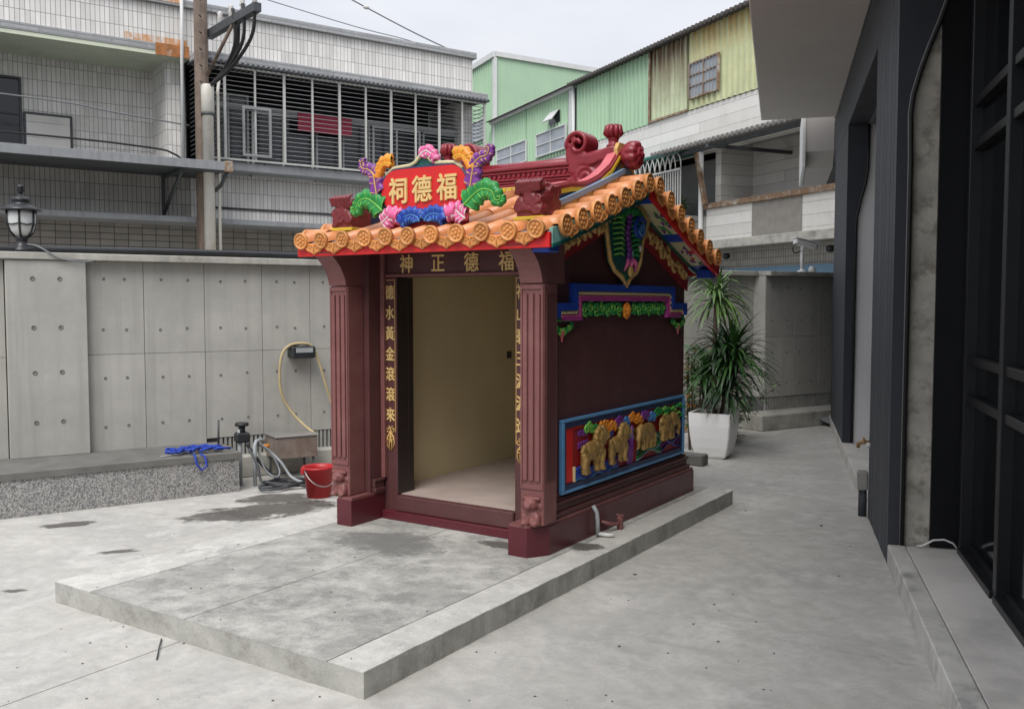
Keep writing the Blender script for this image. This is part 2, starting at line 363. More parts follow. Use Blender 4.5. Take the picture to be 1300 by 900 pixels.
OFFS = {}
def thing(name, label, cat, frame, p, group=None, kind=None):
    o = bpy.data.objects.new(name, None); COL.objects.link(o); o.empty_display_size = .1
    o.location = frame.w(p); o.rotation_euler = (0, 0, frame.rz); OFFS[o.name] = Vector(p)
    tag(o, label, cat, group, kind); return o
def tag(o, label=None, cat=None, group=None, kind=None):
    if label: o['label'] = label
    if cat: o['category'] = cat
    if group: o['group'] = group
    if kind: o['kind'] = kind
    return o
def part(name, mb, m, parent, kind=None, label=None):            # mesh in frame coordinates, child of a thing or of a part
    me = mb if isinstance(mb, bpy.types.Mesh) else mb.mesh(name)
    if not me.materials: me.materials.append(MATS[m])
    o = bpy.data.objects.new(name, me); COL.objects.link(o); o.parent = parent
    o.location = -OFFS[parent.name] if parent.name in OFFS else (0, 0, 0)
    return tag(o, label, None, None, kind)
def inst(name, me, m, parent, loc, rot=(0, 0, 0), scale=(1, 1, 1)):   # shared mesh placed at a frame position
    if not me.materials: me.materials.append(MATS[m])
    o = bpy.data.objects.new(name, me); COL.objects.link(o); o.parent = parent
    o.location = Vector(loc) - (OFFS[parent.name] if parent.name in OFFS else Vector((0, 0, 0)))
    o.rotation_euler = rot; o.scale = scale; return o
def solo(name, mb, m, frame, p, label=None, cat=None, group=None, kind=None):   # a thing that is one mesh
    q = Vector(p); mb.v = [tuple(Vector(v) - q) for v in mb.v]
    me = mb.mesh(name); me.materials.append(MATS[m])
    o = bpy.data.objects.new(name, me); COL.objects.link(o); o.location = frame.w(p); o.rotation_euler = (0, 0, frame.rz)
    return tag(o, label, cat, group, kind)
def remesh(mb, voxel, smooth=1, disp=0.0, dscale=.05):           # fuse overlapping lumps into one carved surface
    me = mb.mesh('tmp'); o = bpy.data.objects.new('tmp', me); COL.objects.link(o)
    md = o.modifiers.new('r', 'REMESH'); md.mode = 'VOXEL'; md.voxel_size = voxel; md.use_smooth_shade = True
    if smooth: ms = o.modifiers.new('s', 'SMOOTH'); ms.iterations = smooth; ms.factor = .5
    if disp:
        tx = bpy.data.textures.new('d', 'CLOUDS'); tx.noise_scale = dscale
        dm = o.modifiers.new('d', 'DISPLACE'); dm.texture = tx; dm.strength = disp; dm.mid_level = .5
    dg = bpy.context.evaluated_depsgraph_get(); r = bpy.data.meshes.new_from_object(o.evaluated_get(dg))
    bpy.data.objects.remove(o); bpy.data.meshes.remove(me); r.materials.clear(); return r
def text_mesh(ch, size, depth, bold=.0):
    cu = bpy.data.curves.new('t', 'FONT'); cu.body = ch; cu.size = size; cu.extrude = depth; cu.offset = bold
    cu.offset = 0; cu.align_x = 'CENTER'; cu.align_y = 'CENTER'; cu.resolution_u = 3
    o = bpy.data.objects.new('t', cu); COL.objects.link(o); dg = bpy.context.evaluated_depsgraph_get()
    me = bpy.data.meshes.new_from_object(o.evaluated_get(dg)); bpy.data.objects.remove(o); bpy.data.curves.remove(cu); me.materials.clear()
    if len(me.vertices):                                          # centre the glyph on its own box
        xs = [v.co.x for v in me.vertices]; ys = [v.co.y for v in me.vertices]; cx, cy = (min(xs) + max(xs)) / 2, (min(ys) + max(ys)) / 2
        for v in me.vertices: v.co.x -= cx; v.co.y -= cy
        if bold:                                                  # thicken the strokes by striking the glyph several times
            V0 = [v.co.copy() for v in me.vertices]; F0_ = [list(f.vertices) for f in me.polygons]; m = MB()
            for k, (dx, dy) in enumerate(((-1, 0), (1, .3), (0, 1), (.2, -1), (.7, .7), (-.7, -.7), (-.7, .7), (.7, -.7))):
                m.add([(p.x + dx * bold, p.y + dy * bold, p.z + .00025 * k) for p in V0], F0_)
            bpy.data.meshes.remove(me); me = m.mesh('character')
    return me
def spiral(c, r0, r1, turns, a0=0, n=24, plane='xz', depth=0.0):
    P = []
    for i in range(n + 1):
        t = i / n; r = r0 + (r1 - r0) * t; a = a0 + turns * 2 * PI * t; u, w = r * math.cos(a), r * math.sin(a)
        P.append((c[0] + u, c[1] + depth, c[2] + w) if plane == 'xz' else (c[0] + depth, c[1] + u, c[2] + w))
    return P
def RX(a): return Matrix.Rotation(a, 4, 'X')
def RY(a): return Matrix.Rotation(a, 4, 'Y')
def RZ(a): return Matrix.Rotation(a, 4, 'Z')
def TR(x, y, z): return Matrix.Translation((x, y, z))

# ================================================================== THE SETTING
g = solo('ground', MB().box(-150, 150, -60, 240, -.5, -.03), 'ground', F0, (0, 0, -.03), kind='structure')
pave = tag(bpy.data.objects.new('courtyard_pavement', None), kind='structure'); COL.objects.link(pave)
pave.location = FS.w((0, 0, -.03)); pave.rotation_euler = (0, 0, FS.rz); OFFS[pave.name] = Vector((0, 0, -.03))
part('bedding', MB().box(-12, 9.5, -8, 11, -.035, -.008), 'joint', pave)
jx = FS.loc(G(187, 829)).x
xs = [jx - 9.6, jx - 6.4, jx - 3.2, jx, jx + 9.6]
ys = [-7.6, -4.6, -1.35, 1.9, 5.1, 8.3, 10.9]
for a, b in zip(xs, xs[1:]):
    for c, d in zip(ys, ys[1:]):
        part('paving_slab', MB().box(a + .003, b - .003, c + .003, d - .003, -.006, 0), 'yard', pave)
# damp patches by the tap and stray marks, thin dried-water films on the pavement
def film(cx, cy, rx, ry, rot, seed, z=.004):
    rr = random.Random(seed); P = []
    ph = [rr.uniform(0, 6.28) for _ in range(5)]
    for k in range(40):
        t = 2 * PI * k / 40; q = 1 + .22 * math.sin(2 * t + ph[0]) + .16 * math.sin(3 * t + ph[1]) + .1 * math.sin(5 * t + ph[2]) + .07 * math.sin(9 * t + ph[3])
        x, y = rx * q * math.cos(t), ry * q * math.sin(t); P.append((cx + x * math.cos(rot) - y * math.sin(rot), cy + x * math.sin(rot) + y * math.cos(rot)))
    return MB().prism(P, z - .0005, z, 'z')
for i, (x, y, rx, ry, ro) in enumerate(((300, 655, .55, .22, .3), (350, 647, .5, .3, .2), (85, 666, .28, .07, .35), (152, 700, .16, .05, .4), (17, 750, .08, .04, .3), (352, 634, .42, .2, .55), (402, 640, .25, .1, .5))):
    w = G(x, y); part('damp_patch', film(w.x - pave.location.x, w.y - pave.location.y, rx, ry, ro, i, .0014 + .0008 * (i % 3)), 'yard_wet', pave)
    o = COL.objects[-1]; o.location = (0, 0, .03); o.rotation_euler = (0, 0, -FS.rz)

# ---- concrete platform under the shrine
plat = thing('concrete_platform', 'low rectangular concrete platform with scored strips that the shrine stands on', 'platform', FS, (0, -.8, 0))
px0, px1, py0, py1 = -1.125, 1.085, -2.94, 1.37
jp = [px0, -.80, -.045, .88, px1]
rr = random.Random(3)
wob = lambda n, amp: [amp * (rr.random() - .5) + amp * .8 * math.sin(i * .7) * math.sin(i * .23) for i in range(n)]
NX, NY = 56, 100                                                   # hand-cast edges wander by a few millimetres
fx = [px0 + (px1 - px0) * i / NX for i in range(NX + 1)]; fy = [py0 + (py1 - py0) * i / NY for i in range(NY + 1)]
wf, wr, wl = wob(NX + 1, .003), wob(NY + 1, .003), wob(NY + 1, .003)
front = [(x, py0 + d) for x, d in zip(fx, wf)]; right = [(px1 + d, y) for y, d in zip(fy, wr)]; left = [(px0 + d, y) for y, d in zip(fy, wl)]
front[0] = left[0] = (px0, py0); front[-1] = right[0] = (px1, py0)
outl = front[:-1] + right + left[:0:-1]
part('body', MB().prism(outl, .0, .1095, 'z'), 'platform_face', plat)
for i, (a, b) in enumerate(zip(jp, jp[1:])):
    a2, b2 = a + .003, b - .003
    fr_ = [(x, y) for x, y in front if a2 < x < b2]
    yy_ = lambda x: py0 + wf[min(NX, max(0, round((x - px0) / (px1 - px0) * NX)))]
    L_ = left[::-1] if i == 0 else [(a2, py1), (a2, yy_(a2))]; R_ = right if i == 3 else [(b2, yy_(b2)), (b2, py1)]
    fr_ = [p for p in fr_ if p not in (front[0], front[-1])]
    part('slab_strip', MB().prism(L_ + fr_ + R_, .110, .115, 'z'), 'platform_pale' if i in (0, 3) else 'platform', plat)
part('joint_fill', MB().box(jp[1] - .0029, jp[1] + .0029, py0 + .01, py1, .1097, .1115).box(jp[2] - .0029, jp[2] + .0029, py0 + .01, py1, .1097, .1115).box(jp[3] - .0029, jp[3] + .0029, py0 + .01, py1, .1097, .1115), 'joint', plat, kind='stuff')

for i, (x, y, rx, ry, ro, mt) in enumerate(((640, 692, .16, .10, .3, 'yard_wet'), (745, 694, .14, .10, .9, 'yard_wet'), (500, 690, .5, .28, .6, 'slab_stain'))):
    w = FS.loc(G(x, y, .115)); part('stain', film(w.x, w.y, rx, ry, ro, 40 + i, .1162 + .0008 * i), mt, plat)
# loose grit scattered over the yard
rr = random.Random(8); gm = MB()
for k in range(80):
    w = G(rr.uniform(10, 1080), rr.uniform(640, 895)); q = FS.loc(w)
    zt = .115 if (px0 + .02 < q.x < px1 - .02 and py0 + .02 < q.y < py1 - .02) else 0.0
    if zt and q.y > -1.25: continue
    r = rr.uniform(.002, .0055) * (1.6 if rr.random() < .08 else 1); gm.ell((w.x, w.y, zt + r * .4), (r * rr.uniform(.8, 1.8), r * rr.uniform(.8, 1.5), r * .7), 5, 4)
solo('loose_grit', gm, 'joint', F0, (0, 4, 0), kind='stuff')

# ================================================================== BOUNDARY WALL
wall = thing('boundary_wall', 'grey cast concrete boundary wall with tie holes behind the shrine', 'wall', FW, (4, 0, 0))
WT, WB = 1.955, .37
part('core', MB().box(-6, 8.7, .035, .24, 0, WT).box(8.7, 13.5, -.165, .24, 0, WT), 'joint', wall)
hole = MB(); hole.lathe([(.0, -.006), (.0125, -.006), (.0125, 0), (.02, .0005), (.021, -.001)], 10, RX(PI / 2))
def panel(s0, s1, z0, z1, y=0.0, m='wall_conc', holes=None):
    o = part('cast_panel', MB().bev(s0 + .002, s1 - .002, y, y + .0345, z0 + .0015, z1 - .0015, .0025), m, wall)
    if holes:
        h = MB()
        for hx in holes[0]:
            for hz in holes[1]: h.lathe([(.0, .0006), (.011, .0006), (.0115, .002), (.0135, .0022), (.0145, -.001)], 9, TR(hx + random.uniform(-.008, .008), y, hz + random.uniform(-.008, .008)) @ RX(PI / 2))
        part('tie_hole', h, 'tie_hole', o, kind='stuff')
hz_hi, hz_lo = (1.37, 1.80), (.54, .95)
s = -6.0
while s < -.02:
    panel(s, min(s + .52, .05), WB - .05, 1.16, 0, holes=((s + .15, s + .37), hz_lo)); panel(s, min(s + .52, .05), 1.16, WT, 0, holes=((s + .15, s + .37), hz_hi)); s += .52
edges = [.65, 1.115, 1.632, 2.156, 2.62] + [2.62 + .52 * k for k in range(1, 12)] + [8.7]
for a, b in zip(edges, edges[1:]):
    if b - a < .05: continue
    hs = (a + .14, b - .15)
    panel(a, b, .33 if b < 1.7 else WB, 1.16, 0, holes=(hs, hz_lo)); panel(a, b, 1.16, WT, 0, holes=(hs, hz_hi))
for a, b in ((8.7, 9.25), (9.25, 9.75), (9.75, 10.2), (10.2, 10.65), (10.65, 11.1), (11.1, 11.6)):
    panel(a, b, WB, 1.16, -.2, holes=((a + .12, b - .14), hz_lo)); panel(a, b, 1.16, WT, -.2, holes=((a + .12, b - .14), hz_hi))
part('return_face', MB().bev(8.69, 8.699, -.199, .03, .37, WT - .002, .002), 'wall_conc', wall)
pr = part('pier', MB().bev(.055, .65, -.07, .034, .3355, WT - .004, .004), 'wall_conc', wall)
h = MB()
for hx in (.25, .45):
    for z in (.62, 1.03, 1.40, 1.80): h.lathe([(.0, .001), (.013, .001), (.0135, .002), (.02, .0022), (.021, -.001)], 9, TR(hx, -.07, z) @ RX(PI / 2))
part('tie_hole', h, 'tie_hole', pr, kind='stuff')
part('coping', MB().bev(-6, 8.68, -.09, .3, WT, 2.015, .006).bev(8.684, 13.5, -.29, .3, WT, 2.015, .006), 'cap_conc', wall)
rb = MB(); s = 1.75
while s < 8.65: rb.box(s, s + .022, .006, .034, .2, WB - .003); s += .04
s = 8.72
while s < 12.5: rb.box(s, s + .022, -.194, -.166, .2, WB - .003); s += .04
part('ribbed_band', rb, 'ribbed', wall, kind='stuff')
part('foot_curb', MB().bev(8.25, 13.4, -.57, -.166, 0.0, .2, .012).bev(1.80, 8.24, -.12, .034, 0.0, .2, .012), 'cap_conc', wall)
# the terrazzo planter bench against the wall
bn = thing('terrazzo_bench', 'speckled terrazzo planter bench with dark concrete top along the wall', 'bench', FW, (-1, -.4, 0))
part('terrazzo_face', MB().prism([(-5, -.98), (1.72, -.70), (1.72, -.0005), (-5, -.0005)], 0, .285, 'z'), 'terrazzo', bn)
part('top_slab', MB().prism([(-5.0, -.992), (1.735, -.712), (1.735, -.0005), (-5.0, -.0005)], .2855, .335, 'z'), 'wall_conc_dark', bn)

# ================================================================== LEFT BUILDING (white tiles, window cage)
lb = thing('tiled_house', 'two storey white tiled house with long barred window behind the wall', 'building', FL, (3, 0, 0))
DZ = 1.2
part('facade_wall', MB().box(1.72, 7.1, 0, .25, 2.95, 3.72).box(6.85, 7.1, 0, .25, 3.72, 5.56), 'white_tile', lb)
part('lower_wall', MB().box(-8, 1.719, .0, .25, 2.95, 3.70), 'shaded_tile', lb)  # same white tiling, coloured darker for the shade below the flat awning
part('ground_floor_wall', MB().box(-8, 7.1, .25, .5, 0, 2.95), 'big_tile', lb)
part('parapet', MB().box(-8, 1.719, -.002, .25, 5.64, 6.3).box(1.7195, 7.1, -.002, .25, 5.57, 6.3), 'white_tile', lb)
part('parapet_cap', MB().bev(-8, 7.16, -.08, .33, 6.3, 6.42, .01), 'band_tile', lb)
part('parapet_band', MB().bev(-8, 1.70, -.06, -.003, 5.56, 5.68, .006), 'band_tile', lb)
part('balcony_soffit', MB().box(-8, 1.72, -.05, DZ + .2, 5.50, 5.559), 'soffit_green', lb)
part('recessed_wall', MB().box(-8, 1.42, DZ, DZ + .2, 3.5, 5.5), 'white_tile', lb)
part('return_wall', MB().box(1.42, 1.718, .26, DZ + .2, 3.6, 5.5), 'white_tile', lb)
part('balcony_floor', MB().box(-8, 1.72, .001, DZ, 3.55, 3.699), 'steel_dark', lb)
part('side_wall', MB().box(6.9, 7.1, .25, 7, 0, 6.3), 'white_tile', lb)
part('roof_slab', MB().box(-8, 6.9, .25, 7, 6.1, 6.25), 'cap_conc', lb)
# tiles stained by rust at the parapet corner
part('rusty_tiles', MB().box(.75, 1.70, -.0048, -.0022, 5.685, 5.80), 'rusty_tile', lb)
part('rusty_corner', MB().bev(1.2, 1.715, -.0685, -.0605, 5.50, 5.69, .002), 'rust', lb)
part('rusty_coping', MB().bev(.95, 1.6, -.088, -.081, 6.34, 6.40, .002), 'rusty_tile', lb)
# left recess: window and hung panel
def window(root, x0, x1, z0, z1, y, fm='window_frame', gm='dark_glass', mull=1, trans=0, d=.05, fw=.035):
    w = part('window', MB().box(x0, x1, y - d, y + .005, z0, z0 + fw).box(x0, x1, y - d, y + .005, z1 - fw, z1).box(x0, x0 + fw, y - d, y + .005, z0 + fw, z1 - fw).box(x1 - fw, x1, y - d, y + .005, z0 + fw, z1 - fw), fm, root)
    xs_ = [x0 + fw + (x1 - x0 - 2 * fw) * k / (mull + 1) for k in range(mull + 2)]
    zs_ = [z0 + fw + (z1 - z0 - 2 * fw) * k / (trans + 1) for k in range(trans + 2)]
    for a, b in zip(xs_, xs_[1:]):
        for c, e in zip(zs_, zs_[1:]): part('pane', MB().box(a, b, y - .012, y - .004, c, e), gm, w)
    for a in xs_[1:-1]: part('mullion', MB().box(a - fw * .4, a + fw * .4, y - d + .006, y - .013, z0 + fw, z1 - fw), fm, w)
    for c in zs_[1:-1]: part('transom', MB().box(x0 + fw, x1 - fw, y - d + .009, y - .013, c - fw * .35, c + fw * .35), fm, w)
    return w
window(lb, -2.6, -.55, 4.0, 5.15, DZ, 'steel_dark', 'dark_glass', 1, 1)
part('screen_panel', MB().box(-.53, .17, DZ - .07, DZ - .001, 3.9, 4.62), 'steel_dark', lb)
part('screen_sheet', MB().box(-.50, .13, DZ - .075, DZ - .0705, 3.9, 4.58), 'stone_tile', lb)
# opening behind the cage
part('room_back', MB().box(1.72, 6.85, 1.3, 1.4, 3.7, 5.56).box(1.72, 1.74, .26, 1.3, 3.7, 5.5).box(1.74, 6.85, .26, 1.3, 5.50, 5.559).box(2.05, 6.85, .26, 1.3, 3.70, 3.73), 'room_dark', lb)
for x0, x1 in ((2.06, 2.75), (2.8, 3.9), (3.95, 5.0), (5.05, 6.05), (6.1, 6.84)):
    window(lb, x0, x1, 3.75, 4.85 if x0 > 2.7 else 5.1, .22, 'bar_white' if x0 in (2.8, 5.05) else 'window_frame', 'dark_glass', 1, 0)
part('window_head', MB().box(2.06, 6.84, .12, .24, 4.86, 4.93), 'window_frame', lb)
part('drip_ledge', MB().bev(1.72, 7.14, -.5, -.003, 5.42, 5.565, .008), 'band_tile', lb)
part('sill_slab', MB().bev(1.72, 7.14, -.42, -.003, 3.74, 3.88, .008), 'steel_paint', lb)
cor = MB(); s = 1.72
while s < 7.12: cor.tube([(s, -.62, 5.40), (s, -.002, 5.435)], .028, 6); s += .085
part('corrugated_eave', cor, 'steel_dark', lb, kind='stuff')
cage = part('window_cage', MB().box(1.72, 7.12, -.47, -.44, 3.90, 3.93).box(1.72, 7.12, -.47, -.44, 5.36, 5.39), 'bar_white', lb)
vb = MB().box(-.013, .013, -.013, .013, 0, 1.43).mesh('upright_bar')
for k in range(11): inst('upright_bar', vb, 'bar_white', cage, (2.15 + k * .493, -.458, 3.932), scale=(1.2 if k % 2 else 1.6, 1, 1))
hb = MB().tube([(1.72, 0, 0), (7.12, 0, 0)], .0058, 5).mesh('cross_bar')
for k in range(19): inst('cross_bar', hb, 'steel_paint', cage, (0, -.44, 3.985 + k * .0735))
sb = MB().tube([(0, -.44, 0), (0, -.01, 0)], .008, 5).mesh('side_bar')
for x in (1.73, 7.11):
    for k in range(19): inst('side_bar', sb, 'steel_dark', cage, (x, 0, 3.985 + k * .0735))
gt = part('escape_hatch', MB().box(2.42, 2.46, -.50, -.475, 3.98, 4.78).box(2.86, 2.90, -.50, -.475, 3.98, 4.78).box(2.46, 2.86, -.50, -.475, 3.98, 4.02).box(2.46, 2.86, -.50, -.475, 4.74, 4.78), 'window_frame', lb)
for k in range(8): part('stay', MB().tube([(2.2 + k * .62, -.46, 3.90), (2.13 + k * .62, -.30, 3.79)], .012, 5), 'steel_dark', cage)
# flat awning and its bracket
aw = part('flat_awning', MB().bev(-8, 1.955, -1.2, -.003, 3.62, 3.66, .006), 'steel_dark', lb)
part('awning_edge', MB().bev(-8, 1.90, -1.22, -1.201, 3.615, 3.745, .003), 'steel_paint', aw)
part('awning_end', MB().bev(1.901, 2.02, -1.23, -1.10, 3.60, 3.76, .006), 'rust_pipe', aw)
part('awning_bracket', MB().box(1.26, 1.30, -1.1, -.004, 3.57, 3.619).box(1.26, 1.30, -.06, -.004, 3.0, 3.569).prism([(-.06, 3.0), (-.06, 3.08), (-1.05, 3.568), (-1.1, 3.568), (-1.1, 3.53)], 1.262, 1.298, 'x'), 'steel_dark', aw)
part('awning_strut', MB().tube([(1.95, -1.15, 3.60), (1.93, -.9, 3.42), (1.80, -.1, 3.2)], .03, 8), 'steel_dark', aw)
part('lower_awning', MB().bev(-8, 7.1, -.55, .249, 2.86, 2.95, .008), 'steel_paint', lb)
part('lower_awning_rail', MB().tube([(1.9, -.02, 3.17), (7.0, -.02, 3.17)], .018, 6), 'steel_dark', lb)
solo('red_signboard', MB().bev(3.55, 4.55, -.02, .02, 4.57, 4.88, .004), 'banner_red', FL, (4.05, 0, 4.57), 'plain dark red board hanging behind the window bars of the tiled house', 'sign')
# downpipe and thin wires along the facade
solo('downpipe', MB().tube([(1.60, -.06, 3.75), (1.60, -.06, 5.5), (1.60, -.09, 5.75), (1.60, -.11, 6.5)], .028, 8), 'white_trim', FL, (1.60, -.06, 3.75), 'thin pale downpipe running up the corner of the tiled house', 'pipe')
def cable(name, pts, r, m, frame, label, cat='cable', group=None, n=6):
    P = [Vector(p) for p in pts]; Q = []
    for i in range(len(P) - 1):                                   # Catmull-Rom through the points
        a, b, c, d = P[max(i - 1, 0)], P[i], P[i + 1], P[min(i + 2, len(P) - 1)]
        for k in range(6):
            t = k / 6; Q.append(.5 * ((2 * b) + (c - a) * t + (2 * a - 5 * b + 4 * c - d) * t * t + (3 * b - a - 3 * c + d) * t ** 3))
    Q.append(P[-1])
    return solo(name, MB().tube(Q, r, n), m, frame, tuple(P[0]), label, cat, group)
cable('facade_cable', [(-8, -.05, 4.62), (-1, -.05, 4.62), (.6, -.05, 4.53), (1.7, -.05, 4.45)], .012, 'wire_grey', FL, 'thin grey wire stretched across the recessed balcony of the tiled house')
cable('awning_cable', [(-8, -.03, 4.02), (-1, -.03, 4.08), (1.0, -.03, 4.05), (1.45, -.04, 3.98), (1.7, -.06, 3.8)], .016, 'cable', FL, 'dark cable sagging just above the flat grey awning')
cable('rooftop_wire', [FL.px(395, -28), FL.px(465, 10), FL.px(530, 44), FL.px(598, 76)], .012, 'wire_grey', FL, 'overhead wire coming down to the far roof corner of the tiled house', group=None)
cable('overhead_wire', [FL.px(300, -12), FL.px(447, 33), FL.px(520, 52), FL.px(560, 68)], .008, 'wire_grey', FL, 'thin overhead wire ending at the middle of the roof edge')
solo('wire_joint', MB().ell(FL.px(465, 10, 0), (.07, .03, .035)), 'insulator', FL, FL.px(465, 10, 0), 'small pale clamp on the overhead wire above the roof', 'clamp')
# ---- utility pole
up = thing('utility_pole', 'brown wooden utility pole with white plastic sleeve and crossarm beside the tiled house', 'pole', FL, (1.79, -.6, 0))
part('shaft', MB().lathe([(.125, 0), (.108, 4.6), (.098, 8.5)], 14, TR(1.75, -.6, 0)), 'pole_wood', up)
sl_ = part('sleeve', MB().lathe([(.085, 1.5), (.085, 4.55), (.098, 4.56), (.098, 4.95), (.09, 4.97)], 16, TR(1.79, -.76, 0)), 'pvc', up)
part('strap', MB().lathe([(.1, 4.5), (.104, 4.5), (.104, 4.54), (.1, 4.54)], 16, TR(1.79, -.76, 0)), 'steel_dark', sl_)
part('side_conduit', MB().tube([(1.96, -.72, 1.5), (1.96, -.72, 4.9), (1.99, -.7, 5.1)], .025, 7), 'pvc', up)
xa = part('crossarm', MB().box(-.055, .055, -1.6, .2, -.06, .06, TR(1.92, -.72, 5.80) @ RZ(.09)), 'steel_dark', up)
for k in range(4): part('insulator', MB().lathe([(.02, 0), (.045, .02), (.03, .06), (.05, .09), (.03, .13), (.045, .17), (.015, .2)], 10, TR(1.92, -.72, 5.86) @ RZ(.09) @ TR(0, -1.5 + k * .42, 0)), 'insulator', xa)
part('brace', MB().tube([(1.97, -1.5, 5.75), (1.82, -.7, 5.15)], .03, 6), 'pole_wood', up)
for k in range(6): part('climbing_step', MB().tube([(1.72, -.73, 5.0 + k * .25), (1.66, -.82, 5.0 + k * .25)], .012, 5), 'steel_dark', up)
for k, (dx, top) in enumerate(((.30, 5.95), (.45, 6.05), (.62, 6.1), (.2, 5.9))):
    cable('drop_cable', [(1.95 + .05 * k, -.95 - 2 * dx, 5.95), (1.97 + .04 * k, -.98 - 2 * dx, 5.72), (1.99 + .03 * k, -.95 - 1.75 * dx, 5.42), (1.94 + .02 * k, -.85 - .8 * dx, 5.14), (1.80, -.76, 4.93)], .026, 'cable', FL,
          ('thick black drop cable next to the innermost one, looping from the crossarm', 'thick black drop cable second from the crossarm tip', 'outermost thick black drop cable, hung from the crossarm tip', 'innermost thick black drop cable, closest to the wooden pole')[k], 'cable', 'drop cables on the utility pole')

# ================================================================== GREEN / WHITE BUILDING ACROSS (FG: x = -s)
gb = thing('green_metal_building', 'white tiled building with green corrugated metal upper storey and dark eave', 'building', FG, (-5, 0, 0))
def corr(x0, x1, z0, z1, y, pitch=.19, d=.045, step=None):          # trapezoid sheet
    m = MB(); P = []; x = x0; n = 0
    while x < x1 - 1e-6:
        for u, h in ((0, 0), (.55, 0), (.68, -d), (.87, -d)): P.append((min(x + u * pitch, x1), y + h))
        x += pitch
    P.append((x1, y))
    vs = [(a, b, z0) for a, b in P] + [(a, b, z1) for a, b in P]; n = len(P)
    m.add(vs, [(i, i + 1, i + 1 + n, i + n) for i in range(n - 1)])
    return m
part('white_wall', MB().box(-16, 6, 0, .3, 4.98, 5.97).box(-16, -6.95, 0, .3, 0, 4.98).box(-6.95, -4.0, 0, .3, 0, 3.55), 'stone_tile', gb)
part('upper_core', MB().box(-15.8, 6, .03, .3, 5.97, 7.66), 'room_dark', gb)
for x0, x1 in ((-15.8, -13.2), (-13.2, -10.4)): part('green_sheet', corr(x0, x1, 5.9, 7.62, -.01), 'green_metal', gb)
for x0, x1 in ((-9.95, -8.1), (-8.1, -6.2)): part('green_sheet', corr(x0, x1, 5.96, 7.68, -.01), 'green_metal', gb)
part('rusty_sheet', corr(-6.18, -4.62, 5.98, 7.68, .0), 'green_rust', gb, label='rust streaked pale green sheet')
part('yellowed_sheet', corr(-4.6, 1.0, 5.98, 7.70, -.012), 'green_yellow', gb, label='yellowed corrugated sheet')
part('rust_frame', MB().box(-6.22, -6.16, -.06, -.03, 5.97, 7.66).box(-6.16, -4.6, -.05, -.028, 5.97, 6.02), 'rust_pipe', gb)
part('gutter', MB().bev(-15.9, -9.96, -.14, -.001, 7.62, 7.78, .01).box(-10.36, -10.16, -.05, -.03, 5.9, 7.619), 'white_trim', gb)
ev = MB(); x = -9.95
while x < 3: ev.tube([(x, -.30, 7.68), (x, .6, 7.86)], .05, 6); x += .15
part('eave_sheet', ev, 'roof_dark', gb, kind='stuff')
part('roof_sheet', MB().prism([(-.28, 7.70), (.6, 7.86), (8, 9.0), (8, 8.9), (.6, 7.8)], -16, 3, 'x'), 'roof_dark', gb)
part('downpipe', MB().tube([(-10.0, -.09, 7.7), (-10.0, -.09, 6.2), (-9.9, -.09, 6.1), (-9.9, -.09, 4.5)], .05, 8), 'white_trim', gb)
window(gb, -12.4, -10.45, 6.02, 6.72, -.055, 'white_trim', 'glass_pale', 1, 1)
window(gb, -15.4, -13.1, 6.02, 6.70, -.055, 'white_trim', 'glass_pale', 1, 1)
part('vent_opening', MB().box(-11.6, -10.9, -.06, -.045, 6.85, 7.2), 'dark_glass', gb)
part('vent_flap', MB().prism([(-.06, 7.2), (-.30, 6.9), (-.32, 6.92), (-.08, 7.21)], -11.5, -10.95, 'x'), 'white_trim', gb)
gw = window(gb, -4.52, -3.42, 6.2, 7.0, -.05, 'rust_pipe', 'glass_pale', 1, 2)
for k in range(9): part('window_bar', MB().box(-4.46 + k * .125, -4.45 + k * .125, -.115, -.105, 6.2, 7.0), 'steel_paint', gw)
# taller green block farther along
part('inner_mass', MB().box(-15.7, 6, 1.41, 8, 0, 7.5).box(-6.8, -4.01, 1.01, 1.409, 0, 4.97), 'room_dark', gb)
tb = thing('tall_green_block', 'taller pale green corrugated metal building rising behind the lower roof', 'building', FG, (-20, 3, 0))
part('front_sheet', corr(-24, -15.83, 5.5, 9.95, .05), 'green_metal', tb)
me = corr(0, 9, 5.5, 9.95, 0); 
part('side_sheet', MB().add([(-15.82, .05 + p[0], p[2] - .11 * p[0] * .35) for p in me.v], [f for f in me.f]), 'green_metal', tb)
part('core', MB().box(-24, -15.9, .12, 9, 0, 9.4), 'green_metal', tb)
part('eave_trim', MB().bev(-24, -15.74, -.06, .04, 9.86, 10.06, .01).prism([(.05, 9.9), (9.1, 9.55), (9.1, 9.72), (.05, 10.06)], -15.82, -15.74, 'x'), 'white_trim', tb)
part('corner_trim', MB().box(-15.9, -15.74, -.02, .08, 5.5, 9.859), 'white_trim', tb)
window(tb, -18.5, -16.6, 7.3, 8.0, .0, 'white_trim', 'glass_pale', 0, 0)
window(tb, -18.5, -16.6, 5.9, 6.3, .0, 'white_trim', 'glass_pale', 0, 0)
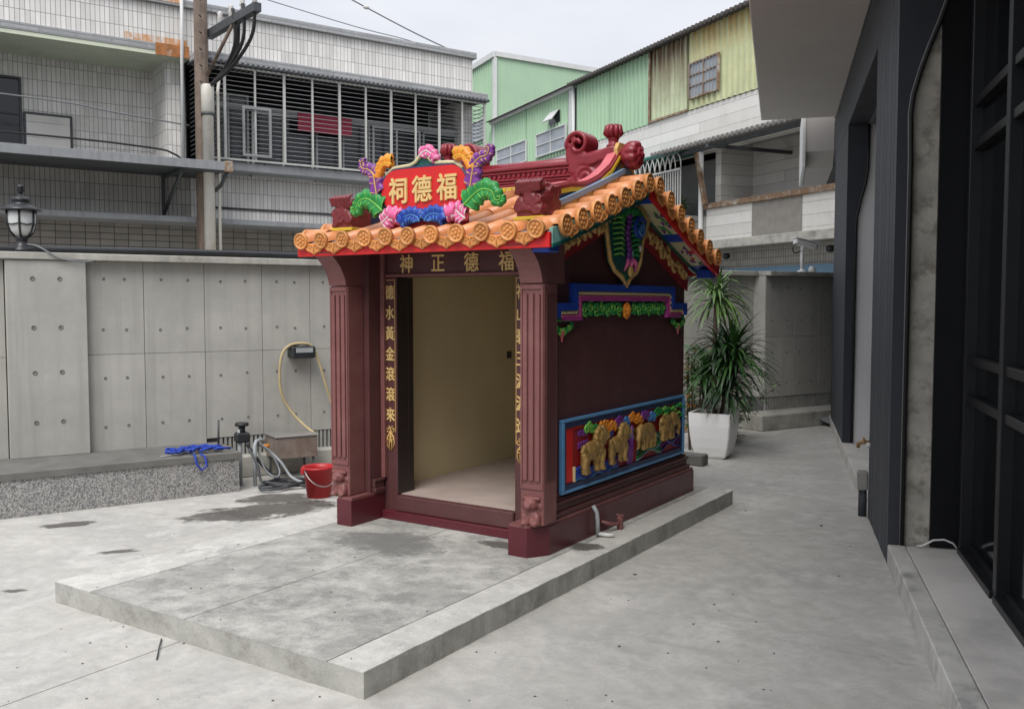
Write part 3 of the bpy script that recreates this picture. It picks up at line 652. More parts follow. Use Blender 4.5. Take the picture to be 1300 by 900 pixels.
# caged balcony
cgb = part('balcony_cage', MB().box(-6.93, -4.05, -.62, -.58, 3.55, 3.60).box(-6.93, -4.05, -.62, -.58, 4.55, 4.585), 'bar_white', gb)
k = 0; x = -6.9
vbm = MB().box(-.011, .011, -.011, .011, 0, .98).mesh('cage_bar')
while x < -4.05: inst('cage_bar', vbm, 'bar_white', cgb, (x, -.6, 3.58)); x += .095
hm = MB().tube([(.2 * math.cos(t * PI / 10), 0, .36 * math.sin(t * PI / 10)) for t in range(11)], .014, 5).mesh('cage_hoop')
for k in range(13): inst('cage_hoop', hm, 'bar_white', cgb, (-6.75 + k * .21, -.6, 4.58))
part('cage_top', MB().bev(-6.95, -4.05, -.64, -.001, 4.93, 5.0, .01), 'teal', cgb)
part('cage_floor', MB().bev(-6.95, -4.04, -.64, -.001, 3.42, 3.545, .01), 'corr_grey', cgb)
part('balcony_back', MB().box(-6.94, -4.0, .9, 1.0, 3.55, 4.98).box(-6.95, -6.85, .31, .9, 3.55, 4.98), 'curtain', gb)
for i, (x, z) in enumerate(((-6.3, 3.55), (-5.6, 3.55), (-5.0, 3.55), (-4.5, 3.55))):
    pl = thing('balcony_plant', 'small leafy pot plant crowded inside the white balcony cage', 'plant', FG, (x, -.3, z), 'pot plants inside the balcony cage')
    part('pot', MB().lathe([(.08, 0), (.11, .18), (.12, .18), (.1, .16)], 12, TR(x, -.3, z)), 'white_plastic', pl)
    lf = MB(); rr = random.Random(i)
    for k in range(60):
        a, e = rr.uniform(0, 6.28), rr.uniform(.2, 1.3); L = rr.uniform(.15, .45); d = Vector((math.cos(a) * math.cos(e), math.sin(a) * math.cos(e) * .7, math.sin(e)))
        b = Vector((x, -.3, z + .17)); lf.strip([b, b + d * L * .6, b + d * L + Vector((0, 0, -.08))], [.012, .04, .004], (0, 0, 1))
    part('foliage', lf, 'leaf_far', pl, kind='stuff')
solo('covered_bundle', MB().add(*(lambda r: ([tuple(v.co) for v in r.vertices], [list(f.vertices) for f in r.polygons]))(remesh(MB().ell((-5.9, .2, 4.0), (.45, .3, .45)).ell((-5.5, .2, 3.8), (.35, .3, .3)), .06, 2)), True), 'curtain', FG, (-5.7, .2, 3.55), 'grey covered bundle standing inside the white balcony cage', 'bundle')
# open balcony with corrugated awning
part('balcony_wall', MB().box(-3.99, 6, 1.2, 1.4, 2.9, 5.6).box(-4.0, -3.8, .31, 1.199, 3.0, 5.6), 'stone_tile', gb)
part('balcony_parapet', MB().box(-3.9, -2.35, -.001, .12, 2.97, 3.68).box(-.85, 6, -.001, .12, 2.97, 3.68), 'stone_tile', gb)
part('cement_patch', MB().box(-2.349, -.851, .002, .12, 2.97, 3.68), 'cement_patch', gb)
part('parapet_coping', MB().bev(-3.95, 6, -.06, .18, 3.681, 3.80, .012), 'rust_pipe', gb)
part('floor_slab', MB().bev(-3.97, 6, -.16, 1.19, 2.78, 2.969, .01), 'cap_conc', gb)
part('lower_tile_wall', MB().box(-3.9, 6, .35, .6, 2.2, 2.779), 'small_tile', gb)
part('blue_shutter', MB().box(-3.9, 6, .2, .34, 0, 2.35), 'blue_panel', gb)
part('corner_post', MB().tube([(-3.98, -.10, 0), (-3.98, -.10, 4.95)], .055, 8), 'white_trim', gb)
part('rusty_brace', MB().box(-.05, .05, -.04, .04, 0, 1.25, TR(-3.75, -.15, 3.78) @ RY(-.28)), 'rust_pipe', gb)
awn = MB(); x = -4.6
while x < 1.5: awn.tube([(x, -1.0, 4.92), (x, 1.2, 5.35)], .05, 6); x += .15
part('corrugated_awning', awn, 'corr_grey', gb, kind='stuff')
part('awning_rafter', MB().box(-4.5, 1.5, -.55, -.47, 4.86, 4.93).box(-4.5, 1.5, .6, .68, 5.06, 5.14).box(-2.6, -2.52, -1, 1.2, 4.78, 4.85), 'steel_dark', gb)
window(gb, -1.6, .6, 3.8, 5.0, 1.2, 'steel_dark', 'dark_glass', 1, 0)
for x in (-3.3, -.2): part('bulkhead_lamp', MB().ell((x, .1, 2.62), (.09, .09, .07)), 'black_plastic', gb)

# ================================================================== BUILDING ON THE RIGHT (FR: x away along it, y out into the yard)
rbd = thing('dark_clad_building', 'modern dark clad building with grey overhanging canopy and black window frames', 'building', FR, (0, -.5, 0))
ZS = 3.98
part('canopy', MB().bev(-9, 6.6, -.002, .93, ZS, 4.5, .01).box(-9, -.001, -.9, -.0025, ZS + .002, 4.5), 'soffit_grey', rbd)
part('mass', MB().box(1.32, 9.5, -6, -.45, 0, 4.5).box(.05, 1.319, -6, -.45, 0, 4.5).box(-9, 9.5, -6, -.03, 4.501, 5.2), 'clad_dark', rbd)
part('beam', MB().bev(1.302, 7.0, -.2, 0.001, 3.46, ZS - .001, .006), 'board_dark', rbd)
p1 = part('pillar', MB().box(.03, 1.29, -.44, -.02, 0, ZS - .001), 'rough_conc', rbd)
# grooved board cladding on the yard side of the pillar: one board each
nb = 9
for k in range(nb):
    a = .012 + k * (1.29 / nb)
    part('board', MB().bev(a, a + 1.29 / nb - .004, -.0195, -.002 + .003 * ((k * 7) % 3) / 3, 0.001, ZS - .003, .003), 'board_dark', p1)
CV = [(.072, 0.131), (.072, 2.45), (.068, 2.62), (.066, 2.72), (.078, 2.83), (.115, 2.97), (.165, 3.12), (.215, 3.25), (.25, 3.36), (.262, 3.45), (.265, ZS - .004)]
part('front_cladding', MB().prism([(0.0, .131)] + [(-t, z) for t, z in CV] + [(0.0, ZS - .004)], -.002, .0285, 'x'), 'clad_dark', p1)
part('rubber_trim', MB().tube([(-.004, -t - .008, z) for t, z in CV], .014, 8), 'rubber', p1)
part('trim_lip', MB().tube([(-.012, -t + .006, z) for t, z in CV], .004, 6), 'rubber_lip', p1)
part('black_panel', MB().bev(-.002, .0285, -.43, -.236, .131, ZS - .004, .002), 'clad_black', p1)
# second pillar with pale panel
p2 = part('pillar', MB().box(4.36, 6.6, -.44, -.012, .0, 3.459), 'clad_dark', rbd)
part('side_cladding', MB().bev(4.34, 6.6, -.0118, 0.0, 0.001, 3.458, .003), 'board_dark', p2)
CV2 = [(.085, .125), (.085, 2.35), (.09, 2.5), (.12, 2.65), (.17, 2.85), (.19, 3.0), (.195, 3.455)]
part('front_cladding', MB().prism([(-.0005, .125)] + [(-t, z) for t, z in CV2] + [(-.0005, 3.455)], 4.315, 4.339, 'x'), 'clad_dark', p2)
part('rubber_trim', MB().tube([(4.31, -t - .01, z) for t, z in CV2], .014, 8), 'rubber', p2)
part('pale_panel', MB().box(4.34, 4.358, -.44, -.014, .122, 3.455), 'panel_grey', p2)
part('recess_door', MB().box(1.32, 4.30, -.449, -.43, .122, 3.46), 'clad_black', rbd)
part('side_jamb', MB().bev(1.2905, 1.318, -.44, -.04, .122, 3.459, .003), 'clad_black', rbd)
# neighbour's white fascia farther along
part('white_fascia', MB().bev(7.0, 9.2, .36, .40, 3.42, 4.3, .004), 'white_plastic', rbd)
part('far_soffit', MB().prism([(7.02, 3.62), (7.3, 3.44), (9.2, 3.44), (9.2, 4.3), (7.02, 4.3)], .0, .359, 'y'), 'soffit_grey', rbd)
# doorsteps
stp = thing('door_step', 'pale concrete door step in front of the black glazing', 'step', FR, (-3, -.2, 0))
part('edge_strip', MB().bev(-9, -.004, -.10, .0, 0, .13, .006), 'step_edge', stp)
part('step_slab', MB().bev(-9, -.004, -.5, -.104, 0, .127, .004), 'step_conc', stp)
st2 = solo('far_door_step', MB().bev(1.32, 6.9, -.43, .005, 0, .121, .006), 'step_conc', FR, (4, -.2, 0), 'pale concrete step in the recess past the dark pillar', 'step')
# glazing
gz = part('glazing', MB().box(-8, .0, -.445, -.43, .127, .19).box(-8, .0, -.445, -.43, ZS - .1, ZS), 'frame_black', rbd)
GX = [-.06, -1.0, -1.95, -2.9, -3.85, -4.8, -5.75]
RZs = [.19, 1.04, 1.27, 2.50, 2.75, 3.9]
for x in GX: part('mullion', MB().bev(x - .035, x + .035, -.47, -.385, .128, ZS - .002, .004), 'frame_black', gz)
for a, b in zip(GX[1:], GX):
    for z in RZs[1:-1]: part('transom', MB().bev(a + .036, b - .036, -.465, -.40, z - .025, z + .025, .004), 'frame_black', gz)
    part('sill', MB().bev(a + .036, b - .036, -.47, -.37, .128, .165, .004), 'frame_black', gz)
    for c, d in zip(RZs, RZs[1:]): part('pane', MB().box(a + .03, b - .03, -.452, -.446, c + .0, d), 'glass_black', gz)
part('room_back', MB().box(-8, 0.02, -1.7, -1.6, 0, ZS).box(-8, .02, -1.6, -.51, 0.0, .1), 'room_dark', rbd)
# small fittings
ob = thing('outlet_box', 'small grey outlet box on a dark pipe at the pillar foot', 'box', FR, (1.34, .03, 0))
part('box_body', MB().bev(1.295, 1.40, .002, .075, .20, .34, .008), 'steel', ob)
part('pipe', MB().tube([(1.345, .035, 0), (1.345, .035, .205)], .03, 10), 'board_dark', ob)
fc = thing('wall_tap', 'brass tap with white cap on the dark pillar', 'tap', FR, (1.2, 0, .56))
part('spout', MB().tube([(1.24, -.005, .575), (1.24, .05, .575), (1.27, .075, .56), (1.28, .08, .53)], .014, 8), 'brass', fc)
part('handle', MB().bev(1.20, 1.29, .035, .05, .592, .606, .004).tube([(1.24, .042, .575), (1.24, .042, .6)], .008, 6), 'brass', fc)
part('cap', MB().lathe([(.022, 0), (.022, .02), (.01, .03)], 12, TR(1.235, 0.0, .555) @ RX(-PI / 2)), 'white_plastic', fc)
solo('coaxial_cable', MB().tube([(-.03, -.16, .138), (-.06, -.19, .15), (-.05, -.25, .185), (-.04, -.31, .19), (-.035, -.36, .17), (-.03, -.385, .138)], .006, 7), 'white_plastic', FR, (-.03, -.3, .133), 'thin white cable looping over the pale concrete step', 'cable')

# ================================================================== THINGS ON AND BY THE WALL
lp = FW.px(28, 303, .02)
gl = thing('garden_lamp', 'black lantern style garden lamp with frosted panes on the wall coping', 'lamp', FW, (lp.x, .03, 2.015))
T = TR(lp.x, .03, 2.015)
part('base', MB().lathe([(.085, 0), (.085, .02), (.07, .04), (.045, .07), (.042, .10), (.06, .125), (.03, .135)], 20, T), 'black_paint', gl)
part('frosted_globe', MB().lathe([(.05, .13), (.085, .17), (.105, .23), (.108, .31), (.1, .335)], 20, T), 'frost', gl)
for k in range(6):
    a = k * PI / 3 + .3
    part('rib', MB().tube([((r + .006) * math.cos(a) + lp.x, (r + .006) * math.sin(a) + .03, 2.015 + z) for r, z in ((.05, .125), (.085, .168), (.106, .23), (.108, .335))], .008, 6), 'black_paint', gl)
part('ring', MB().tube([(.108 * math.cos(t * PI / 12) + lp.x, .108 * math.sin(t * PI / 12) + .03, 2.015 + .225 + .006 * math.sin(t * PI / 2)) for t in range(24)], .006, 6, close=True), 'black_paint', gl)
cp = part('cap', MB().lathe([(.15, .335), (.152, .345), (.10, .375), (.07, .385), (.068, .415), (.075, .42), (.05, .445), (.02, .46), (.016, .48)], 24, T), 'black_paint', gl)
part('finial', MB().lathe([(.018, .475), (.028, .50), (.024, .52), (.03, .53), (.012, .55)], 14, T), 'black_paint', cp)
solo('wall_conduit', MB().tube([(s_ * .5 - 6, .0 + .012 * math.sin(s_ * 1.3), 2.047 + .006 * math.sin(s_ * .9)) for s_ in range(25)], .031, 10), 'black_plastic', FW, (0, 0, 2.016), 'long black plastic conduit lying along the wall coping', 'pipe')
solo('second_conduit', MB().tube([(s_ * .5 - 6, .10 + .02 * math.sin(s_ * 1.1), 2.036) for s_ in range(29)], .018, 8), 'grey_pipe', FW, (0, .1, 2.016), 'thinner grey conduit behind the black one on the wall coping', 'pipe')
c0 = FW.px(45, 301, -.03)
cable('lamp_lead', [(c0.x - .06, -.02, 2.08), (c0.x, -.055, 2.07), (c0.x + .08, -.098, 2.02), (c0.x + .16, -.10, 1.97), (c0.x + .3, -.098, 1.945), (c0.x + .42, -.096, 1.95)], .006, 'wire_grey', FW, 'thin grey lead drooping over the coping below the garden lamp')
# security camera
cc = FW.px(1018, 343, -.12); X0 = cc.x
cv = thing('security_camera', 'white security camera on a short post on the wall coping', 'camera', FW, (X0, -.12, 2.015))
part('foot', MB().lathe([(.07, 0), (.07, .012), (.03, .03), (.022, .05)], 16, TR(X0, -.12, 2.015)), 'white_plastic', cv)
part('post', MB().lathe([(.022, .03), (.022, .33)], 12, TR(X0, -.12, 2.015)), 'white_plastic', cv)
Mh = TR(X0 + .02, -.14, 2.395) @ RZ(-.35) @ RY(.20)
hd = part('housing', MB().bev(-.15, .17, -.05, .05, -.035, .04, .014, Mh), 'white_plastic', cv)
part('sun_hood', MB().bev(-.17, .21, -.062, .062, .045, .056, .004, Mh), 'white_plastic', hd)
part('lens', MB().lathe([(.032, 0), (.032, .012), (.02, .014)], 14, Mh @ TR(.168, 0, 0) @ RY(PI / 2)), 'black_plastic', hd)
part('knuckle', MB().ell((X0 + .01, -.125, 2.345), .032), 'white_plastic', cv)
cable('camera_lead', [(X0 - .12, -.12, 2.40), (X0 - .19, -.12, 2.33), (X0 - .15, -.12, 2.27), (X0 - .03, -.12, 2.30)], .008, 'cable', FW, 'short black lead looping at the back of the security camera')
s2 = FW.px(1029, 344, -.12)
solo('junction_cap', MB().lathe([(.05, 0), (.05, .05), (.03, .08), (.0, .085)], 14, TR(s2.x, -.15, 2.0145)), 'white_plastic', FW, (s2.x, -.15, 2.0145), 'small round white cap beside the security camera', 'cap')
# hose holder and hose
hx, hz = FW.px(379, 446).x, FW.px(379, 446).z
hh = thing('hose_hanger', 'black wall hanger box with grey label holding a coiled hose', 'hanger', FW, (hx, -.08, hz))
part('body', MB().bev(hx - .115, hx + .115, -.16, -.0025, hz - .06, hz + .055, .015), 'black_plastic', hh)
part('label_plate', MB().bev(hx - .08, hx + .085, -.164, -.1605, hz - .005, hz + .038, .002), 'grey_pipe', hh)
part('saddle', MB().tube([(hx - .12, -.1, hz + .02), (hx - .08, -.1, hz + .065), (hx, -.1, hz + .08), (hx + .08, -.1, hz + .065), (hx + .12, -.1, hz + .02)], .012, 8), 'black_plastic', hh)
P = [FW.px(*q, -.12) for q in ((394, 549), (382, 538), (368, 520), (357, 498), (355, 470), (359, 448), (369, 438), (385, 436), (396, 440), (405, 460), (414, 490), (425, 525), (430, 550))]
P = [Vector((p.x, -.12, p.z)) for p in P]; P[0].y = -.3; P[1].y = -.2
cable('garden_hose', P, .014, 'hose_tan', FW, 'tan garden hose hung in a loop over the black hanger on the wall', 'hose')
# wash trough with legs
sx0, sx1 = FW.px(345, 555, -.3).x, FW.px(397, 550, -.3).x
sk = thing('wash_trough', 'weathered brown metal trough on thin legs below the hose', 'trough', FW, (sx0 + .2, -.3, 0))
part('basin', MB().bev(sx0, sx1, -.42, -.12, .19, .385, .008), 'rusty_box', sk)
part('rim', MB().bev(sx0 - .012, sx1 + .012, -.432, -.108, .3855, .402, .004), 'steel', sk)
for x in (sx0 + .03, sx1 - .03):
    for y in (-.39, -.15): part('leg', MB().tube([(x, y, 0), (x, y, .195)], .011, 7), 'steel_dark', sk)
# taps, pipes and coiled hoses at the bench end
tp = thing('standpipe', 'grey standpipe with black valve at the end of the bench', 'pipe', FW, (1.86, -.5, 0))
part('riser', MB().tube([(1.90, -.55, 0), (1.90, -.55, .36), (1.92, -.53, .39), (1.98, -.47, .395), (2.02, -.45, .37)], .017, 8), 'grey_pipe', tp)
part('second_riser', MB().tube([(1.80, -.45, 0), (1.80, -.45, .50)], .02, 8), 'grey_pipe', tp)
part('valve_body', MB().bev(1.76, 1.88, -.50, -.40, .38, .47, .015).lathe([(.03, 0), (.03, .05)], 10, TR(1.82, -.45, .47)), 'black_plastic', tp)
part('valve_wheel', MB().lathe([(.055, .525), (.06, .53), (.06, .55), (.05, .555)], 14, TR(1.82, -.45, 0)), 'black_plastic', tp)
part('connector', MB().tube([(2.0, -.46, .33), (2.06, -.44, .33)], .018, 8), 'orange', tp)
rr = random.Random(5)
def coil(cx, cy, r, turns, z0, seed, el=.7):
    q = random.Random(seed); P = []
    for i in range(int(turns * 10)):
        a = i * 2 * PI / 10; k = 1 + q.uniform(-.12, .12); P.append((cx + r * k * math.cos(a), cy + r * el * k * math.sin(a), z0 + .018 + .012 * i / 10 + q.uniform(0, .01)))
    return P
cable('black_hose', [(1.84, -.5, .38), (1.95, -.55, .2), (2.1, -.6, .05)] + coil(2.12, -.75, .17, 2.6, 0, 2) + [(2.35, -.95, .02), (2.6, -1.05, .02)], .014, 'black_plastic', FW, 'black hose coiled on the ground beside the trough', 'hose')
cable('grey_hose', [(1.92, -.5, .36), (2.0, -.5, .33), (2.12, -.58, .2), (2.2, -.66, .06), (2.3, -.9, .02), (2.2, -1.1, .02)], .013, 'grey_pipe', FW, 'grey hose hanging from the standpipe down to the ground', 'hose')
cable('dark_green_hose', [(1.86, -.52, .33), (1.9, -.62, .2), (1.93, -.7, .04)] + coil(1.98, -.82, .13, 1.8, 0, 9), .012, 'steel_dark', FW, 'dark hose hanging in loops by the bench end', 'hose')
cable('pale_hose', [(1.93, -.5, .385), (2.03, -.55, .30), (2.1, -.6, .14), (2.06, -.66, .08), (1.98, -.6, .14), (1.94, -.52, .3)], .009, 'wire_grey', FW, 'thin pale hose looped over the standpipe', 'hose')
# red bucket
bw = FW.loc(G(405, 630)); bx, by = bw.x, bw.y
bk = thing('red_bucket', 'red plastic bucket on the ground beside the shrine column', 'bucket', FW, (bx, by, 0))
part('shell', MB().lathe([(.001, .003), (.092, .003), (.097, 0), (.125, .235), (.137, .238), (.137, .255), (.122, .255), (.118, .22), (.09, .012), (.001, .012)], 26, TR(bx, by, 0)), 'red_plastic', bk)
part('handle', MB().tube([(bx + .13 * math.cos(t * PI / 12), by - .02 - .12 * math.sin(t * PI / 12), .235 - .13 * math.sin(t * PI / 12)) for t in range(13)], .005, 6), 'steel', bk)
for a in (bx - .15, bx + .128): part('lug', MB().bev(a, a + .022, by - .02, by + .02, .20, .25, .004), 'red_plastic', bk)
# blue rope on the bench top
rr = random.Random(11); P = []
c = Vector((1.40, -.55, .345))
for i in range(46):
    t = i / 45; P.append((c.x - .22 + .44 * t + .06 * math.sin(i * 1.7), c.y + .09 * math.sin(i * 1.1) + rr.uniform(-.02, .02), c.z + .012 + .035 * abs(math.sin(i * .9)) * (1 - abs(2 * t - 1) * .4)))
rp_ = MB().tube(P, .011, 7)
rp_.tube([(1.35, -.69, .352), (1.35, -.735, .34), (1.36, -.745, .27), (1.40, -.745, .22), (1.44, -.745, .25), (1.43, -.74, .33), (1.40, -.70, .352)], .009, 7)
solo('blue_rope', rp_, 'blue_rope', FW, (1.40, -.55, .336), 'tangled blue rope lying on the bench top and hanging over it', 'rope')
solo('wooden_stick', MB().bev(1.42, 1.72, -.43, -.40, .3365, .352, .003), 'wood', FW, (1.55, -.41, .336), 'short wooden stick lying on the bench beside the blue rope', 'stick')
solo('steel_rod', MB().tube([(1.68, -.2, .336), (1.685, -.2, .56)], .009, 7), 'steel_dark', FW, (1.68, -.2, .336), 'thin dark rod standing up from the bench end', 'rod')
solo('grey_stick', MB().tube([(1.1, -.62, .342), (1.38, -.52, .342)], .006, 6), 'grey_pipe', FW, (1.2, -.58, .336), 'thin grey stick lying beside the blue rope', 'stick')
a, b = G(199, 838), G(205, 812)
solo('thin_twig', MB().tube([(a.x, a.y, .004), ((a.x + b.x) / 2, (a.y + b.y) / 2, .012), (b.x, b.y, .006)], .0035, 5), 'steel_dark', F0, (a.x, a.y, .002), 'thin dark twig lying on the pavement in front of the platform', 'twig')
# metal ramp plate
w = FW.loc(G(1046, 538)); w.y = -.74
solo('ramp_plate', MB().prism([(w.y - .14, .002), (w.y + .18, .10), (w.y + .18, .108), (w.y - .14, .010)], w.x - .22, w.x + .35, 'x'), 'steel_paint', FW, (w.x, w.y, .002), 'grey metal ramp plate leaning against the far curb', 'plate')

# ================================================================== POTTED PLANT AND SHRUB
PC = Vector((.13, 3.46, 0)); FP = Frame(FS.w(PC)[:2], FS.rz + .12)
pot = thing('potted_dracaena', 'tall dracaena with drooping strap leaves in a square white planter', 'plant', FP, (0, 0, 0))
def sqring(h, z, b): return [(-h + b, -h, z), (h - b, -h, z), (h, -h + b, z), (h, h - b, z), (h - b, h, z), (-h + b, h, z), (-h, h - b, z), (-h, -h + b, z)]
pm = MB(); rings = [(.135, 0.0), (.16, .03), (.185, .12), (.20, .22), (.212, .34), (.215, .46), (.216, .475), (.196, .475), (.192, .43)]
vs = []
for h_, z in rings: vs += sqring(h_, z, .012)
fs = [list(range(8))[::-1]]
for i in range(len(rings) - 1):
    for k in range(8): fs.append((i * 8 + k, i * 8 + (k + 1) % 8, (i + 1) * 8 + (k + 1) % 8, (i + 1) * 8 + k))
pm.add(vs, fs); part('planter', pm, 'white_pot', pot)
part('soil', MB().prism([p[:2] for p in sqring(.195, 0, .012)], .40, .435, 'z'), 'soil', pot)
rr = random.Random(21)
def head(name, c, n, L, m, spread=1.0, droop=1.0, w=.016):
    mb = MB()
    for k in range(n):
        a = rr.uniform(0, 2 * PI); e = rr.uniform(-.35, 1.35); l = L * rr.uniform(.65, 1.1); p = Vector(c) + Vector((0, 0, rr.uniform(-.10, .08)))
        pts = []; d = Vector((math.cos(a) * math.cos(e) * spread, math.sin(a) * math.cos(e) * spread, math.sin(e)))
        for i in range(7):
            pts.append(p.copy()); p = p + d * (l / 6); d.z -= (.16 + .16 * rr.random()) * droop; d.normalize()
        ww = w * rr.uniform(.7, 1.2)
        mb.strip(pts, [ww * .5, ww * .95, ww, ww * .95, ww * .8, ww * .5, .0015], (math.sin(a), -math.cos(a), .15) if 0 else (0, 0, 1))
    return part(name, mb, m, pot, kind='stuff')
t1 = [(0.0, .02, .40), (.01, .02, .75), (-.01, .03, 1.2), (.0, .02, 1.62)]
part('trunk', MB().tube(t1, [.030, .027, .024, .020], 9), 'bark', pot)
part('trunk', MB().tube([(.05, .06, .40), (.10, .10, .7), (.14, .10, 1.0)], [.022, .02, .015], 8), 'bark', pot)
part('trunk', MB().tube([(-.06, .05, .40), (-.10, .06, .6), (-.11, .06, .78)], [.02, .018, .014], 8), 'bark', pot)
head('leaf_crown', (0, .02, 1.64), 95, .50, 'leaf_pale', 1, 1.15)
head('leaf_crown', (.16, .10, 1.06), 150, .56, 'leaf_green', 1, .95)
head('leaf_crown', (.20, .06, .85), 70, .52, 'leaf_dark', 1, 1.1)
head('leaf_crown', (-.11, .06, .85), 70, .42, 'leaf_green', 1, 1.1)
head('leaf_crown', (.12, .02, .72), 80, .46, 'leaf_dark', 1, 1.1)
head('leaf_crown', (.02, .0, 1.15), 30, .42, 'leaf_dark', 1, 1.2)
# dark shrub behind
w = FW.loc(G(938, 562)); FSH = Frame(FW.w((w.x, w.y + .25, 0))[:2], 0)
sh = thing('leafy_shrub', 'low dark green and reddish shrub behind the white planter', 'shrub', FSH, (0, 0, 0))
lv = {'leaf_dark': MB(), 'leaf_red': MB(), 'leaf_pale': MB()}; st = MB()
for k in range(16):
    a = rr.uniform(0, 2 * PI); l = rr.uniform(.35, .95); d = Vector((math.cos(a) * .5 + .12, math.sin(a) * .5, rr.uniform(.5, 1.3))).normalized(); p = Vector((rr.uniform(-.1, .1), rr.uniform(-.1, .1), 0)); pts = []
    for i in range(6): pts.append(p.copy()); p = p + d * (l / 5); d.z -= .13; d.normalize()
    st.tube(pts, [.008, .007, .006, .005, .004, .003], 5)
    for i in range(34):
        q = pts[rr.randint(1, 5)] + Vector((rr.gauss(0, .05), rr.gauss(0, .05), rr.gauss(0, .05))); a2 = rr.uniform(0, 6.28); e = rr.uniform(-.6, .6); L = rr.uniform(.05, .10)
        dd = Vector((math.cos(a2) * math.cos(e), math.sin(a2) * math.cos(e), math.sin(e))); w_ = L * .26
        lv[rr.choice(['leaf_dark', 'leaf_dark', 'leaf_red' if q.z < .35 else 'leaf_dark', 'leaf_pale'])].strip([q, q + dd * L * .3, q + dd * L * .7, q + dd * L + Vector((0, 0, -.012))], [.003, w_, w_ * .85, .001], (0, 0, 1))
part('stems', st, 'bark', sh)
for k_, mb in lv.items(): part('foliage', mb, k_, sh, kind='stuff')
# croton-like reddish plant glimpsed between shrine and planter
FC = Frame(FS.w((-.18, 3.75, 0))[:2], 0)
cr = thing('reddish_plant', 'yellow and red leaved plant half hidden behind the shrine corner', 'plant', FC, (0, 0, 0))
ca, cb_, cs = MB(), MB(), MB()
for k in range(9):
    x, y = rr.uniform(-.08, .08), rr.uniform(-.08, .08); cs.tube([(x, y, 0), (x * 1.6, y * 1.6, 1.05)], .008, 5)
    for i in range(36):
        z = rr.uniform(.25, 1.15); a2 = rr.uniform(0, 6.28); L = rr.uniform(.09, .2); q = Vector((x * 1.3, y * 1.3, z)); dd = Vector((math.cos(a2), math.sin(a2), rr.uniform(-.2, .5)))
        (ca if rr.random() < .45 else cb_).strip([q, q + dd * L * .5, q + dd * L + Vector((0, 0, -.03))], [.004, L * .14, .001], (0, 0, 1))
part('stems', cs, 'bark', cr)
mat('leaf_croton', (.30, .12, .03), .45, .4, 9)
part('foliage', ca, 'leaf_croton', cr, kind='stuff'); part('foliage', cb_, 'leaf_green', cr, kind='stuff')
w = FS.loc(G(880, 590))
solo('stone_block', MB().bev(w.x - .16, w.x + .12, w.y - .06, w.y + .1, 0, .11, .012), 'wall_conc_dark', FS, (w.x, w.y, 0), 'small dark stone block on the ground beside the white planter', 'block')

# ================================================================== THE SHRINE (FT: x right along its front, y deep, z above the platform)
FT = Frame(FS.o[:2], FS.rz); FT.o.z = .115
S = thing('shrine', 'small maroon earth god shrine with orange tiled roof and open doorway', 'shrine', FT, (0, 0, 0))
YF, YB, XW = -1.09, 1.08, .775
EAVE = 1.29
def zr(y):                                                          # the back slope runs a little lower than the front
    return (1.885 + .405 * (1 - min(1, -y / EAVE)) ** 1.15) if y < 0 else (1.795 + .495 * (1 - min(1, y / EAVE)) ** 1.12)
def slope(y): return math.atan2(zr(y + .01) - zr(y - .01), .02)
